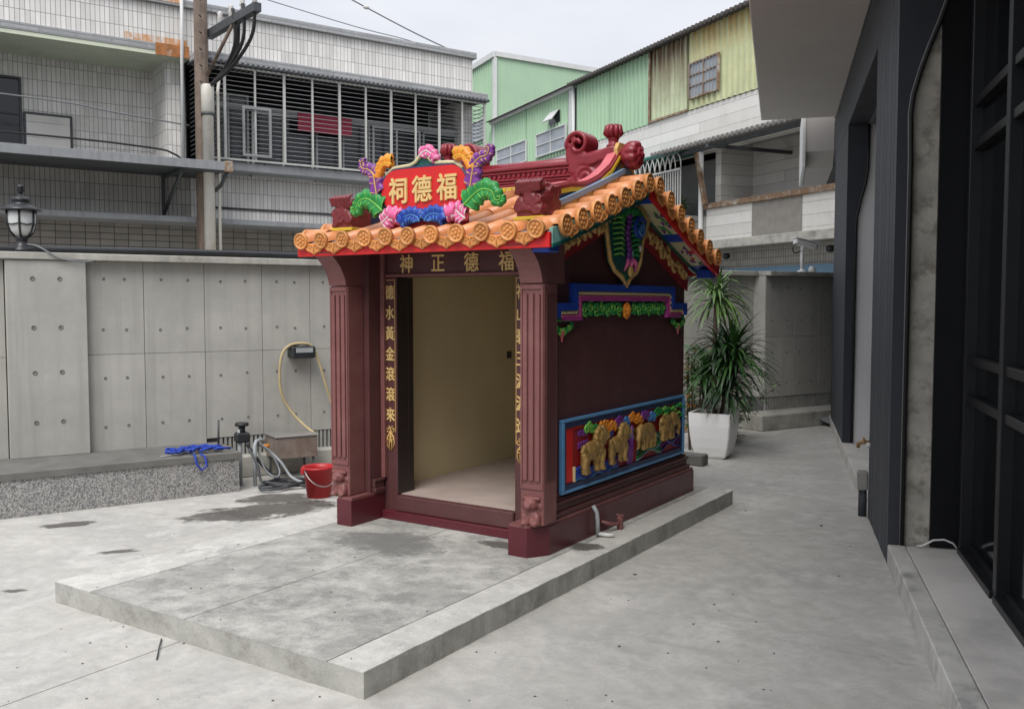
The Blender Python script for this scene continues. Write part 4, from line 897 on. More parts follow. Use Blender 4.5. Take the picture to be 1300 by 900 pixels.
# plinths, mouldings, walls
for sg in (-1, 1):
    X = lambda v: sg * v
    pl = part('plinth', MB().prism([(X(.625), -1.185), (X(.755), -1.185), (X(.832), -1.06), (X(.832), 1.17), (X(.722), 1.17), (X(.722), -.845), (X(.625), -.845)], 0, .172, 'z'), 'maroon_base', S)
    part('plinth_top', MB().prism([(X(.628), -1.178), (X(.752), -1.178), (X(.826), -1.057), (X(.826), 1.164), (X(.723), 1.164), (X(.723), -.85), (X(.628), -.85)], .1722, .19, 'z'), 'maroon_col', pl)
    for k, (o, z0, z1) in enumerate(((.815, .1902, .222), (.798, .2222, .262), (.808, .2622, .282), (.79, .2822, .30))):
        part('moulding', MB().bev(X(.73 + .001 * k), X(o), -.97, 1.15 - (.832 - o), z0, z1, .006), 'maroon', pl)
    for k, (o, z0, z1) in enumerate(((.606, .1902, .222), (.616, .2222, .262), (.608, .2622, .282))):
        part('inner_moulding', MB().bev(X(o), X(.6395 + .0001 * k), -.965, -.865, z0, z1, .005), 'maroon', pl)
    wpoly = [(-1.0, .301), (YB, .301), (YB, 1.765), (0, 2.20), (-1.0, 1.84)]
    part('side_wall', MB().prism(wpoly, X(.72), X(XW), 'x'), 'maroon', S)
    part('porch_wall', MB().box(X(.636), X(.7199), -.985, -.84, .1905, 1.86), 'maroon', S)
    # column with raised fillets, bracket, guardian
    co = part('column', MB().bev(X(.682), X(.842), -1.14, -.986, .1905, 1.60, .006), 'maroon_col', S)
    for a, b in ((.685, .697), (.827, .839)): part('fillet', MB().bev(X(a), X(b), -1.148, -1.1405, .40, 1.592, .003), 'maroon_col', co)
    for a, b in ((.704, .734), (.747, .777), (.790, .820)): part('reed', MB().bev(X(a), X(b), -1.154, -1.1405, .45, 1.54, .009), 'maroon_col', co)
    for a, b in ((1.565, 1.592), (.40, .425)): part('fillet', MB().bev(X(.6975), X(.8265), -1.148, -1.1405, a, b, .003), 'maroon_col', co)
    part('side_panel', MB().bev(X(.8425), X(.847), -1.115, -1.01, .45, 1.54, .002), 'maroon', co)
    bp = [(-.90, 1.602), (-1.15, 1.602), (-1.158, 1.64), (-1.175, 1.68), (-1.20, 1.72), (-1.235, 1.757), (-1.275, 1.79), (-1.31, 1.815), (-.90, 1.83)]
    part('bracket', MB().prism(bp, X(.686), X(.838), 'x'), 'maroon_col', S)
    bd = MB()                                                     # crouching guardian beast at the column foot
    cx, cy = X(.762), -1.135
    bd.ell((cx, cy, .245), (.055, .04, .06)).ell((cx, cy - .022, .315), (.05, .04, .038)).ell((cx, cy - .055, .305), (.024, .02, .018)).ell((cx, cy + .005, .345), (.06, .035, .02))
    for q in (-1, 1):
        bd.ell((cx + q * .045, cy - .015, .225), (.02, .025, .04)).ell((cx + q * .04, cy - .035, .20), (.018, .026, .014)).ell((cx + q * .035, cy - .01, .345), (.016, .014, .02)).ell((cx + q * .02, cy - .055, .325), .009)
        bd.ell((cx + q * .06, cy + .005, .30), (.018, .02, .03)).ell((cx + q * .016, cy - .03, .21), (.012, .02, .03))
    for k in range(9): bd.ell((cx - .056 + k * .014, cy - .022 - .012 * math.sin(k / 8 * PI), .352), .011)
    part('guardian_beast', remesh(bd, .0065, 1, .006, .018), 'stone_carve', S)
part('back_wall', MB().box(-.7195, .7195, 1.0, YB, .02, 1.765), 'maroon', S)
part('floor', MB().box(-.72, .72, -.80, 1.0, .02, .170), 'pink_floor', S)
for sg in (-1, 1): part('wall_lining', MB().box(sg * .70, sg * .7195, -.70, .985, .1705, 1.79), 'cream', S)
part('back_lining', MB().box(-.6995, .6995, .985, .9995, .1705, 1.765), 'cream', S)
part('ceiling', MB().box(-.72, .72, -.70, .98, 1.766, 1.786), 'cream', S)
skt = part('wall_socket', MB().bev(-.6995, -.688, .80, .86, 1.02, 1.08, .003), 'black_plastic', S)
# doorway: jambs, threshold, lintel
for sg in (-1, 1):
    j = part('jamb', MB().bev(.448 if sg > 0 else -.515, sg * .6355, -.84, -.72, 0, 1.66, .004), 'maroon', S)
    part('jamb_reveal', MB().bev(.448 if sg > 0 else -.515, sg * .6355, -.7195, -.66, .166, 1.66, .003).box(.4475 if sg > 0 else -.5145, .4477 if sg > 0 else -.5147, -.836, -.721, .168, 1.658), 'dark_jamb', j)
    part('corner_post', MB().bev(sg * .6025, sg * .6355, -.875, -.8405, .2825, 1.86, .004), 'maroon_col', j)
    xm = .502 if sg > 0 else -.572
    for a, b, c, d in ((-.045, -.041, .60, 1.645), (.041, .045, .60, 1.645)): part('panel_line', MB().box(xm + a, xm + b, -.843, -.8403, c, d), 'gold', j)
    part('panel_line', MB().box(xm - .0405, xm + .0405, -.843, -.8403, 1.64, 1.645), 'gold', j)
    for k, ch in enumerate('德水黃金滾滾來' if sg < 0 else '福山碧玉源源進'):
        me = text_mesh(ch, .094, .003, .0012)
        inst('character', me, 'gold_text', j, (xm, -.8425, 1.56 - k * .140), (PI / 2, 0, 0), (.88, 1.08, 1))
    orn = MB()                                                    # gold butterfly scroll under the couplet
    for q in (-1, 1):
        orn.tube(spiral((xm + q * .02, 0, .615), .024, .005, 1.3 * q, PI / 2, 18, 'xz', -.845), .0035, 5)
        orn.tube(spiral((xm + q * .018, 0, .555), .022, .004, -1.2 * q, -PI / 2, 18, 'xz', -.845), .0045, 5)
        orn.tube([(xm, -.845, .60), (xm + q * .03, -.845, .565), (xm + q * .034, -.845, .52), (xm + q * .016, -.845, .485)], .0045, 5)
        orn.tube([(xm, -.845, .57), (xm + q * .012, -.845, .52), (xm + q * .008, -.845, .47)], .004, 5)
    orn.ell((xm, -.845, .56), (.009, .006, .035))
    part('gold_scroll', orn, 'gold', j, kind='stuff')
th = part('threshold', MB().bev(-.5145, .4475, -.86, -.72, .06, .166, .006), 'maroon', S)
part('threshold_foot', MB().bev(-.62, .62, -.885, -.70, 0, .0595, .004), 'maroon_base', th)
ln = part('lintel', MB().bev(-.6355, .6355, -.835, -.72, 1.661, 1.865, .004), 'maroon', S)
part('lintel_lip', MB().bev(-.60, .60, -.858, -.8355, 1.662, 1.682, .004).bev(-.60, .60, -.848, -.8355, 1.845, 1.862, .003), 'maroon_col', ln)
for x, ch in ((-.425, '神'), (-.155, '正'), (.115, '德'), (.385, '福')):
    inst('character', text_mesh(ch, .132, .004, .002), 'gold_text', ln, (x, -.838, 1.750), (PI / 2, 0, 0), (.9, 1, 1))

# ---- right and left side ornaments
for sg in (1, -1):
    XO = lambda d: sg * (XW + d)
    # stepped cornice ornament: navy field, pearls, magenta lower band
    st = [(-.95, 1.395), (-.95, 1.487), (-.735, 1.487), (-.735, 1.607), (.80, 1.607), (.80, 1.487), (1.035, 1.487), (1.035, 1.395)]
    def inset(k):                                                  # the same stepped outline, moved down and in
        return [(-.95 + k, 1.395 + 0), (-.95 + k, 1.487 - k), (-.735 + k, 1.487 - k), (-.735 + k, 1.607 - k), (.80 - k, 1.607 - k), (.80 - k, 1.487 - k), (1.035 - k, 1.487 - k), (1.035 - k, 1.395)]
    def ring(k0, k1, d0, d1):
        A, Bq = inset(k0), inset(k1); m = MB()
        for i in range(len(A) - 1):
            m.prism([A[i], A[i + 1], Bq[i + 1], Bq[i]], XO(d0), XO(d1), 'x')
        return m
    cor = part('stepped_cornice', ring(0, .045, 0.0005, .045), 'blue', S)
    part('navy_fillet', ring(.0452, .075, .0005, .02), 'navy', cor)
    part('magenta_band', ring(.0752, .108, .0005, .034), 'magenta', cor)
    part('pink_line', ring(.0752, .081, .0342, .038), 'pink', cor)
    pe = MB().ell((0, 0, 0), (.013, .0098, .0135), 8, 6).mesh('pearl')
    pts = inset(.058)
    for i in range(len(pts) - 1):
        a, b = Vector((pts[i][0], pts[i][1], 0)), Vector((pts[i + 1][0], pts[i + 1][1], 0)); n = max(1, int((b - a).length / .031))
        for k in range(n):
            p = a.lerp(b, (k + .5) / n)
            if p.y > 1.40: inst('pearl', pe, 'pearl', cor, (XO(.028), p.x, p.y))
    # leaf scroll with a rose
    vn, vl, vp = MB(), MB(), MB(); rr = random.Random(31)
    vp.box(XO(.0006), XO(.008), -.60, .665, 1.405, 1.494)
    for k in range(16):
        yy = -.565 + k * .08
        if abs(yy - .03) < .07: continue
        up_ = 1 if k % 2 else -1; zz = 1.449 + .010 * up_
        vl.tube(spiral((XO(0), yy, zz), .034, .006, 1.35 * up_, PI * .5 * up_ + PI * .2, 20, 'yz', sg * .018), [.0075 - .0002 * i for i in range(21)], 6)
        vn.tube([(XO(.012), yy - .04, zz - .035 * up_), (XO(.02), yy, zz - .044 * up_), (XO(.012), yy + .045, zz - .022 * up_)], [.005, .012, .004], 6)
        for q in range(4):
            a = q * PI / 2 + k; vn.tube([(XO(.012), yy + .03 * math.cos(a), zz + .03 * math.sin(a)), (XO(.022), yy + .042 * math.cos(a + .4), zz + .040 * math.sin(a + .4)), (XO(.012), yy + .050 * math.cos(a + .9), zz + .042 * math.sin(a + .9))], [.004, .010, .003], 6)
    sc = part('leaf_scroll', vp, 'teal', cor); part('leaf_curls', vl, 'green_light', sc, kind='stuff'); part('leaves', vn, 'green', sc, kind='stuff')
    ro = MB()
    for k in range(8):
        a = k * PI / 4; ro.ell((XO(.018), .03 + .036 * math.cos(a), 1.435 + .038 * math.sin(a)), (.014, .022, .022), 8, 6)
    for k in range(5):
        a = k * 2 * PI / 5 + .3; ro.ell((XO(.030), .03 + .018 * math.cos(a), 1.435 + .018 * math.sin(a)), (.014, .014, .014), 8, 6)
    ro.ell((XO(.038), .03, 1.435), .012); part('rose', ro, 'orange', cor)
    for yy in (-.84, .93):
        tf = MB(); tl = MB()
        for q in (-1, 1):
            for k in range(4):
                (tf if k % 2 else tl).tube(spiral((XO(0), yy + q * (.025 + k * .028), 1.352 - .014 * (3 - k)), .022, .005, 1.3 * q, PI / 2 + k, 14, 'yz', sg * .014), .0075, 6)
                tf.ell((XO(.01), yy + q * (.02 + k * .025), 1.385), (.01, .018, .012))
        tfp = part('leaf_tassel', tf, 'green', cor); part('leaf_tips', tl, 'green_light', tfp)
        part('tassel_tip', MB().ell((XO(.012), yy, 1.30), (.012, .022, .03)).ell((XO(.012), yy, 1.268), (.007, .008, .022)), 'ridge_pink', tfp)
    # relief panel
    y0, y1, z0, z1 = -.855, 1.045, .318, .775
    rpnl = part('relief_panel', MB().box(XO(.0005), XO(.008), y0 + .05, y1 - .05, z0 + .05, z1 - .05), 'red_deep', S)
    part('outer_frame', MB().bev(XO(.0005), XO(.03), y0, y1, z1 - .018, z1, .004).bev(XO(.0005), XO(.03), y0, y1, z0, z0 + .018, .004).bev(XO(.0005), XO(.03), y0, y0 + .03, z0 + .0185, z1 - .0185, .004).bev(XO(.0005), XO(.03), y1 - .03, y1, z0 + .0185, z1 - .0185, .004), 'blue_edge', rpnl)
    part('inner_frame', MB().box(XO(.0006), XO(.022), y0 + .0305, y1 - .0305, z1 - .055, z1 - .0185).box(XO(.0006), XO(.022), y0 + .0305, y1 - .0305, z0 + .0185, z0 + .050).box(XO(.0006), XO(.022), y0 + .0305, y0 + .055, z0 + .0505, z1 - .0555).box(XO(.0006), XO(.022), y1 - .055, y1 - .0305, z0 + .0505, z1 - .0555), 'navy', rpnl)
    part('red_reveal', MB().box(XO(.0085), XO(.014), y0 + .0555, y0 + .15, z0 + .06, z1 - .06).box(XO(.0085), XO(.012), y0 + .151, y1 - .06, z1 - .075, z1 - .056), 'red', rpnl)
    part('white_post', MB().bev(XO(.0085), XO(.026), y0 + .155, y0 + .17, z0 + .055, z0 + .15, .002), 'pearl', rpnl)
    rr = random.Random(77)
    def lump(cols, fn): 
        for c_, m in cols.items(): part(fn, m, c_, rpnl, kind='stuff')
    # ground waves, water, sky scrolls as raised tubes
    W_ = {'blue': MB(), 'blue_light': MB(), 'green': MB(), 'teal_pale': MB(), 'purple': MB(), 'orange': MB(), 'green_light': MB(), 'pink': MB(), 'teal': MB()}
    for k in range(7):
        zb = z0 + .055 + .012 * k
        W_['blue' if k % 2 else 'blue_light' if k < 2 else 'blue'].tube([(XO(.012 + .001 * k), -.68 + t * .035, zb + .010 * math.sin(t * .9 + k) + .0) for t in range(18)], .008, 6)
    W_['purple'].tube([(XO(.02), -.25 + t * .03, z0 + .12 + .012 * math.sin(t * 1.3)) for t in range(9)], .009, 6)
    for k in range(9):
        cy, a0 = .38, 0
        P = [(XO(.012), .22 + t * .06, z0 + .06 + .014 * k + .05 * math.sin(t * .45 + .3 * k) ** 2) for t in range(8)]
        W_[('teal_pale', 'green', 'teal')[k % 3]].tube(P, .0075, 6)
        P = [(XO(.012), .62 + t * .05, z0 + .07 + .018 * k + .045 * math.sin(t * .5 + .5 * k) ** 2) for t in range(8)]
        W_[('blue', 'purple', 'blue_light')[k % 3]].tube(P, .0075, 6)
    for k in range(11):
        cy = -.50 + k * .105; cz = z1 - .09 - .02 * (k % 2)
        nm = ('green_light', 'green', 'orange', 'orange', 'purple', 'blue_light', 'orange', 'orange', 'purple', 'blue_light', 'green')[k]
        for q in range(3): W_[nm].tube(spiral((XO(0), cy + q * .034 - .034, cz + .012 * (q % 2)), .033, .007, 1.4, k + q, 16, 'yz', sg * .02), .009, 6)
    for k in range(26):
        cy, cz = rr.uniform(.62, .97), rr.uniform(z1 - .17, z1 - .07); W_['green' if k % 3 else 'green_light'].tube([(XO(.018), cy, cz), (XO(.022), cy + .05, cz + .012), (XO(.018), cy + .11, cz - .006)], [.004, .011, .003], 6)
    for k in range(8):
        cy, cz = rr.uniform(.0, .12), rr.uniform(z1 - .20, z1 - .12); W_['green'].tube([(XO(.018), cy, cz), (XO(.022), cy + .03, cz - .02), (XO(.018), cy + .05, cz - .05)], [.004, .010, .003], 6)
    for q in range(3): W_['purple'].tube([(XO(.014), .06 + q * .03, z0 + .055), (XO(.02), .07 + q * .028, z0 + .16), (XO(.018), .05 + q * .035, z1 - .14)], .012, 7)
    for k in range(8): W_['purple'].tube(spiral((XO(0), -.62 + .035 * (k % 4), z1 - .11 - .07 * (k // 4)), .022, .005, 1.2, k, 14, 'yz', sg * .012), .006, 5)
    W_['blue'].ell((XO(.012), -.19, .62), (.012, .05, .035))
    lump(W_, 'carved_scroll')
    def beast(yy, zb, h, face, long, trunk=False):
        m = MB(); xo = XO(.03); f = face * long
        if trunk:                                                  # elephant: heavy body, low head, ears, hanging trunk
            m.ell((xo, yy - f * .08, zb + h * .60), (.036, long * .46, h * .32)).ell((xo + sg * .006, yy + f * .42, zb + h * .68), (.036, long * .24, h * .27))
            m.ell((xo + sg * .024, yy + f * .26, zb + h * .68), (.014, long * .14, h * .22))
            m.tube([(xo + sg * .014, yy + f * .58, zb + h * .66), (xo + sg * .02, yy + f * .70, zb + h * .42), (xo + sg * .018, yy + f * .66, zb + h * .16), (xo + sg * .018, yy + f * .76, zb + h * .08)], [h * .13, h * .09, h * .065, h * .045], 8)
            m.tube([(xo + sg * .02, yy + f * .55, zb + h * .52), (xo + sg * .03, yy + f * .72, zb + h * .5)], [h * .03, h * .015], 6)
            for g in (-.40, -.20, .12, .30): m.tube([(xo + sg * (.004 if g in (-.2, .3) else .012), yy + f * g, zb + h * .5), (xo + sg * .008, yy + f * g, zb)], [h * .13, h * .105], 8)
            m.tube([(xo, yy - f * .52, zb + h * .65), (xo + sg * .01, yy - f * .58, zb + h * .3)], [h * .035, h * .03], 6)
        else:                                                      # lion-like beast: deep chest, curly mane, plumed tail
            m.ell((xo, yy - f * .05, zb + h * .50), (.034, long * .44, h * .23)).ell((xo, yy + f * .28, zb + h * .56), (.038, long * .24, h * .28))
            m.ell((xo + sg * .01, yy + f * .40, zb + h * .84), (.038, long * .23, h * .19)).ell((xo + sg * .02, yy + f * .60, zb + h * .79), (.026, long * .12, h * .10))
            for k in range(10): a = k * PI / 5; m.ell((xo + sg * .014, yy + f * .32 + long * .24 * math.cos(a), zb + h * (.78 + .21 * math.sin(a))), (.022, .021, .023))
            for g in (-.44, -.26, .22, .42):
                o_ = sg * (.0 if g in (-.26, .22) else .012)
                m.ell((xo + o_, yy + f * g, zb + h * .40), (.026, long * .13, h * .17))
                m.tube([(xo + o_, yy + f * g, zb + h * .38), (xo + o_, yy + f * (g - .03), zb + h * .20), (xo + o_, yy + f * g, zb + h * .02)], [h * .11, h * .085, h * .08], 8)
                m.ell((xo + o_, yy + f * (g + .06), zb + h * .03), (.022, long * .09, h * .05))
            for k in range(5): m.ell((xo + sg * .008, yy - f * (.46 + .05 * math.sin(k)), zb + h * (.60 - .08 * k)), (.018, .020, .024))
        part('gilded_beast', remesh(m, .0058, 0, .007, .014), 'gold_relief', rpnl)
    beast(-.48, z0 + .085, .28, 1, .27); beast(-.13, z0 + .095, .25, 1, .23); beast(.34, z0 + .13, .20, -1, .25, True); beast(.70, z0 + .15, .21, 1, .25, True)

# ---- gable: lower carved boards, medallion, painted soffit
for sg in (1, -1):
    XO = lambda d: sg * (XW + d)
    for fb in (-1, 1):
        ya = [fb * (1.02 if fb < 0 else 1.10) * k / 8 for k in range(9)]
        poly = [(y, zr(y) - .075) for y in ya] + [(y, zr(y) - .075 - .165 - .03 * abs(y)) for y in ya[::-1]]
        gbd = part('gable_board', MB().prism(poly, XO(.0006), XO(.02), 'x'), 'red_deep', S)
        vn = MB(); rr = random.Random(5 + fb)
        for k in range(13):
            y = fb * (.22 + k * .066); zc = zr(y) - .165 - .015 * abs(y) + rr.uniform(-.025, .025)
            vn.tube(spiral((XO(0), y, zc), rr.uniform(.035, .05), .010, rr.choice((-1, 1)) * rr.uniform(.6, 1.0), rr.uniform(0, 6.28), 14, 'yz', sg * .026), [.016 - .0007 * i for i in range(15)], 6)
            a = rr.uniform(0, 6.28); vn.tube([(XO(.024), y - .05 * math.cos(a), zc - .045 * math.sin(a)), (XO(.036), y + .01, zc + .01 * math.cos(a)), (XO(.024), y + .055 * math.cos(a + .5), zc + .05 * math.sin(a + .5))], [.005, .019, .004], 6)
        part('gilded_vine', vn, 'gold', gbd, kind='stuff')
    # hanging medallion: gilt edge, dark body, feather ribs, curl, tuft
    ol = [(y * 1.25 - .03, z) for y, z in ((0, 1.60), (.045, 1.655), (.125, 1.70), (.17, 1.77), (.195, 1.90), (.235, 1.98), (.27, 2.06), (.18, 2.13), (0, 2.16), (-.18, 2.13), (-.255, 2.06), (-.235, 1.96), (-.215, 1.86), (-.19, 1.76), (-.14, 1.70), (-.05, 1.655))]
    med = part('medallion', MB().prism(ol, XO(.021), XO(.045), 'x'), 'teal', S)
    part('gilt_edge', MB().tube([(XO(.045), y, z) for y, z in ol], .016, 7, close=True), 'gold', med)
    ml, mg = MB(), MB()
    for k in range(9):
        z = 1.80 + k * .034; ml.tube([(XO(.05), -.07, z), (XO(.064), -.145, z + .018), (XO(.048), -.22 - .004 * k, z + .004)], [.006, .011, .005], 6)
        mg.tube([(XO(.05), .02, z), (XO(.068), .09, z + .02), (XO(.05), .165, z + .002)], [.007, .014, .005], 6)
    part('feather_rib', ml, 'green_light', med, kind='stuff'); part('feather_rib', mg, 'green', med, kind='stuff')
    pu = MB()
    for k in range(10): pu.ell((XO(.058), -.03 + .014 * math.sin(k), 1.78 + k * .036), (.02, .026, .024))
    part('spine', pu, 'purple', med)
    part('blue_curl', MB().tube(spiral((XO(0), .12, 1.99), .085, .012, 1.5, PI * .2, 26, 'yz', sg * .066), [.022 - .0004 * i for i in range(27)], 8), 'blue', med)
    part('pale_curl', MB().tube(spiral((XO(0), .12, 1.99), .05, .006, 1.4, PI, 18, 'yz', sg * .088), .009, 7), 'blue_light', med)
    cf = MB()
    for k in range(9): a = k / 8 * PI; cf.ell((XO(.055), .15 * math.cos(a) + .03, 2.05 + .06 * math.sin(a)), (.024, .034, .034))
    part('crest', cf, 'green', med)
    part('eye', MB().ell((XO(.066), .13, 1.86), (.014, .022, .022)), 'white_paint', med)
    tu = MB()
    for q in (-1, 0, 1): tu.tube([(XO(.05), q * .02, 1.80), (XO(.07), q * .06, 1.755), (XO(.055), q * .085, 1.70)], [.010, .016, .005], 7)
    part('tuft', tu, 'pink', med); part('tongue', MB().ell((XO(.06), 0, 1.70), (.02, .03, .04)), 'gold', med)
    part('white_tooth', MB().tube([(XO(.06), -.03, 1.80), (XO(.075), 0, 1.83), (XO(.06), .03, 1.79)], [.004, .010, .004], 6), 'teal_pale', med)
# ---- roof deck
deck_top = [(y, zr(y)) for y in [-EAVE + EAVE * k / 12 for k in range(25)]]
RH = .975
roof = part('roof_deck', MB().prism(deck_top + [(y, z - .028) for y, z in deck_top[::-1]], -RH + .02, RH - .02, 'x'), 'roof_pan', S)
soff = part('soffit', MB().prism([(y, z - .0285) for y, z in deck_top] + [(y, z - .045) for y, z in deck_top[::-1]], -RH + .03, RH - .03, 'x'), 'red_deep', roof)
for fb in (-1, 1):
    part('fascia', MB().bev(-RH + .0, RH - .0, fb * EAVE - .012, fb * EAVE + .012, zr(fb * EAVE) - .094, zr(fb * EAVE) - .008, .003), 'red', roof)
    for sg in (1,): part('eave_block', MB().bev(sg * .84, sg * .955, fb * 1.16, fb * 1.272, zr(fb * EAVE) - .115, zr(fb * EAVE) - .05, .006), 'blue', roof)
for sg in (1, -1):
    for fb in (-1, 1):
        ya = [fb * (.02 + 1.255 * k / 10) for k in range(11)]
        bb = part('barge_board', MB().prism([(y, zr(y) + .012) for y in ya] + [(y, zr(y) - .075) for y in ya[::-1]], sg * (RH - .0195), sg * (RH + .004), 'x'), 'red' if fb > 0 else 'teal_pale', roof)
        part('edge_line', MB().prism([(y, zr(y) - .0755) for y in ya] + [(y, zr(y) - .095) for y in ya[::-1]], sg * (RH - .022), sg * (RH + .006), 'x'), 'red' if fb > 0 else 'teal', bb)
        # painted panels on the underside
        for k, (a, b) in enumerate(((.16, .60), (.72, 1.16))):
            y0, y1 = fb * a, fb * b; yy = [y0 + (y1 - y0) * i / 5 for i in range(6)]
            pp = part('painted_panel', MB().prism([(y, zr(y) - .046) for y in yy] + [(y, zr(y) - .056) for y in yy[::-1]], sg * .80, sg * .945, 'x'), 'cream_panel', soff)
            mm = {'red': MB(), 'purple': MB(), 'green': MB()}; rr = random.Random(k + 3)
            for i in range(12):
                t = rr.uniform(.15, .85); y = y0 + (y1 - y0) * t; x = sg * rr.uniform(.83, .915)
                mm[rr.choice(list(mm))].tube([(x + rr.uniform(-.02, .02), y, zr(y) - .058), (x, y + .025 * fb, zr(y + .025 * fb) - .062), (x + rr.uniform(-.025, .025), y + .06 * fb, zr(y + .06 * fb) - .058)], [.004, .010, .004], 6)
            for c_, q in mm.items():
                if q.v: part('flower_motif', q, c_, pp, kind='stuff')
        for a, b, c_ in ((.605, .715, 'blue'), (1.165, 1.27, 'blue'), (.03, .155, 'blue')):
            yy = [fb * a, fb * b]; part('blue_divider', MB().prism([(y, zr(y) - .046) for y in yy] + [(y, zr(y) - .060) for y in yy[::-1]], sg * .80, sg * .945, 'x'), c_, soff)
        yy = [fb * (.03 + 1.24 * k / 6) for k in range(7)]
        part('green_cornice', MB().prism([(y, zr(y) - .046) for y in yy] + [(y, zr(y) - .085) for y in yy[::-1]], sg * .776, sg * .7995, 'x'), 'teal', soff)
# ---- roof tiles
def half_barrel(L, r0, r1, n=8):                                   # along +y, r0 at the lower (front) end
    m = MB(); vs, fs = [], []
    for i, (y, r) in enumerate(((0, r0), (L, r1))):
        for rr_ in (r, r - .012):
            for k in range(n + 1): t = PI * k / n; vs.append((rr_ * math.cos(t), y, rr_ * math.sin(t)))
    q = n + 1
    for k in range(n): fs += [(k, k + 1, 2 * q + k + 1, 2 * q + k), (q + k + 1, q + k, 3 * q + k, 3 * q + k + 1), (k + 1, k, q + k, q + k + 1), (2 * q + k, 2 * q + k + 1, 3 * q + k + 1, 3 * q + k)]
    m.add(vs, fs, True); return m.mesh('barrel_tile')
def disc_end(r):                                                   # round antefix with ring and flower, facing -y
    m = MB(); m.lathe([(r, -.008), (r, .014), (r * .95, .017), (r * .86, .017), (r * .82, .011), (r * .5, .011), (0, .012)], 18, RX(PI / 2))
    for k in range(6): a = k * PI / 3; m.ell((r * .46 * math.cos(a), -.012, r * .46 * math.sin(a)), (r * .2, .006, r * .2), 7, 5)
    m.ell((0, -.013, 0), (r * .2, .008, r * .2), 7, 5); return m.mesh('tile_disc')
def drip(w, h):                                                    # pointed hanging tile, facing -y
    o = [(-w * .95, .014), (-w, -.016), (-w * .93, -h * .42), (-w * .66, -h * .70), (-w * .25, -h * .84), (0, -h), (w * .25, -h * .84), (w * .66, -h * .70), (w * .93, -h * .42), (w, -.016), (w * .95, .014), (w * .5, -.006), (-w * .5, -.006)]
    m = MB().prism(o, -.008, .006, 'y'); oi = [(x * .80, z * .80 - .008) for x, z in o[1:10]]
    m.tube([(x, -.009, z) for x, z in oi], .0035, 5)
    m.tube(spiral((-w * .3, 0, -h * .33), w * .2, .003, 1.2, 0, 10, 'xz', -.009), .0035, 5).tube(spiral((w * .3, 0, -h * .33), w * .2, .003, -1.2, PI, 10, 'xz', -.009), .0035, 5)
    m.tube([(0, -.009, -.012), (0, -.011, -h * .8)], .0035, 5); return m.mesh('drip_tile')
BR = .050
bt = half_barrel(.60, BR + .002, BR - .001); bs = half_barrel(.17, BR + .004, BR - .002); dm = disc_end(.054); dp = drip(.084, .080)
NC = 11; PX = 2 * .905 / (NC - 1)
for fb in (-1, 1):
    for i in range(NC):
        x = -.905 + i * PX
        rows = 2 if abs(x) < .68 else 1
        y = -EAVE - .035
        for r in range(rows):
            L = .60 if rows > 1 else .17; ym = y + L / 2; sl = math.atan2(zr(-fb * ym + .01 * -fb) - zr(-fb * ym - .01 * -fb), .02)
            zc = zr(-fb * ym)
            z0 = zc - math.tan(sl) * (ym - y)
            if fb < 0: inst('barrel_tile', bt if rows > 1 else bs, 'orange_tile', roof, (x, y, z0 + .004 * (r % 2) + .006), (sl, 0, 0))
            else: inst('barrel_tile', bt if rows > 1 else bs, 'orange_tile', roof, (x, -y, z0 + .004 * (r % 2) + .006), (sl, 0, PI))
            y += .585
        yd = fb * (EAVE + .038); rot = (0, 0, 0) if fb < 0 else (0, 0, PI)
        jr = random.uniform
        inst('tile_disc', dm, 'orange_end', roof, (x + jr(-.004, .004), yd + jr(-.006, .006), zr(fb * EAVE) + .008 + jr(-.004, .004)), ((.12 if fb < 0 else -.12) + jr(-.08, .08), jr(-.5, .5), rot[2] + jr(-.08, .08)))
        if i < NC - 1: inst('drip_tile', dp, 'orange_end', roof, (x + PX / 2 + jr(-.004, .004), yd + fb * -.012, zr(fb * EAVE) - .002 + jr(-.004, .004)), ((.12 if fb < 0 else -.12) + jr(-.06, .06), jr(-.06, .06), rot[2] + jr(-.06, .06)))
NG = 7; gb_ = half_barrel(.19, .058, .052); dmg = disc_end(.064)
for sg in (1, -1):
    for fb in (-1, 1):
        for k in range(NG):
            yk = fb * (.08 + k * .182); zk = zr(yk) + .014; rz = PI / 2 if sg > 0 else -PI / 2
            inst('barrel_tile', gb_, 'orange_tile', roof, (sg * (RH + .02), yk, zk), (0, 0, rz))
            inst('tile_disc', dmg, 'orange_end', roof, (sg * (RH + .025), yk, zk - .004), (0, 0, rz))
            yd = yk + fb * .091
            if k < NG - 1: inst('drip_tile', dp, 'orange_end', roof, (sg * (RH + .012), yd, zr(yd) + .002), (0, 0, rz))
    inst('drip_tile', dp, 'orange_end', roof, (sg * (RH + .012), 0, zr(0) + .01), (0, 0, PI / 2 if sg > 0 else -PI / 2))
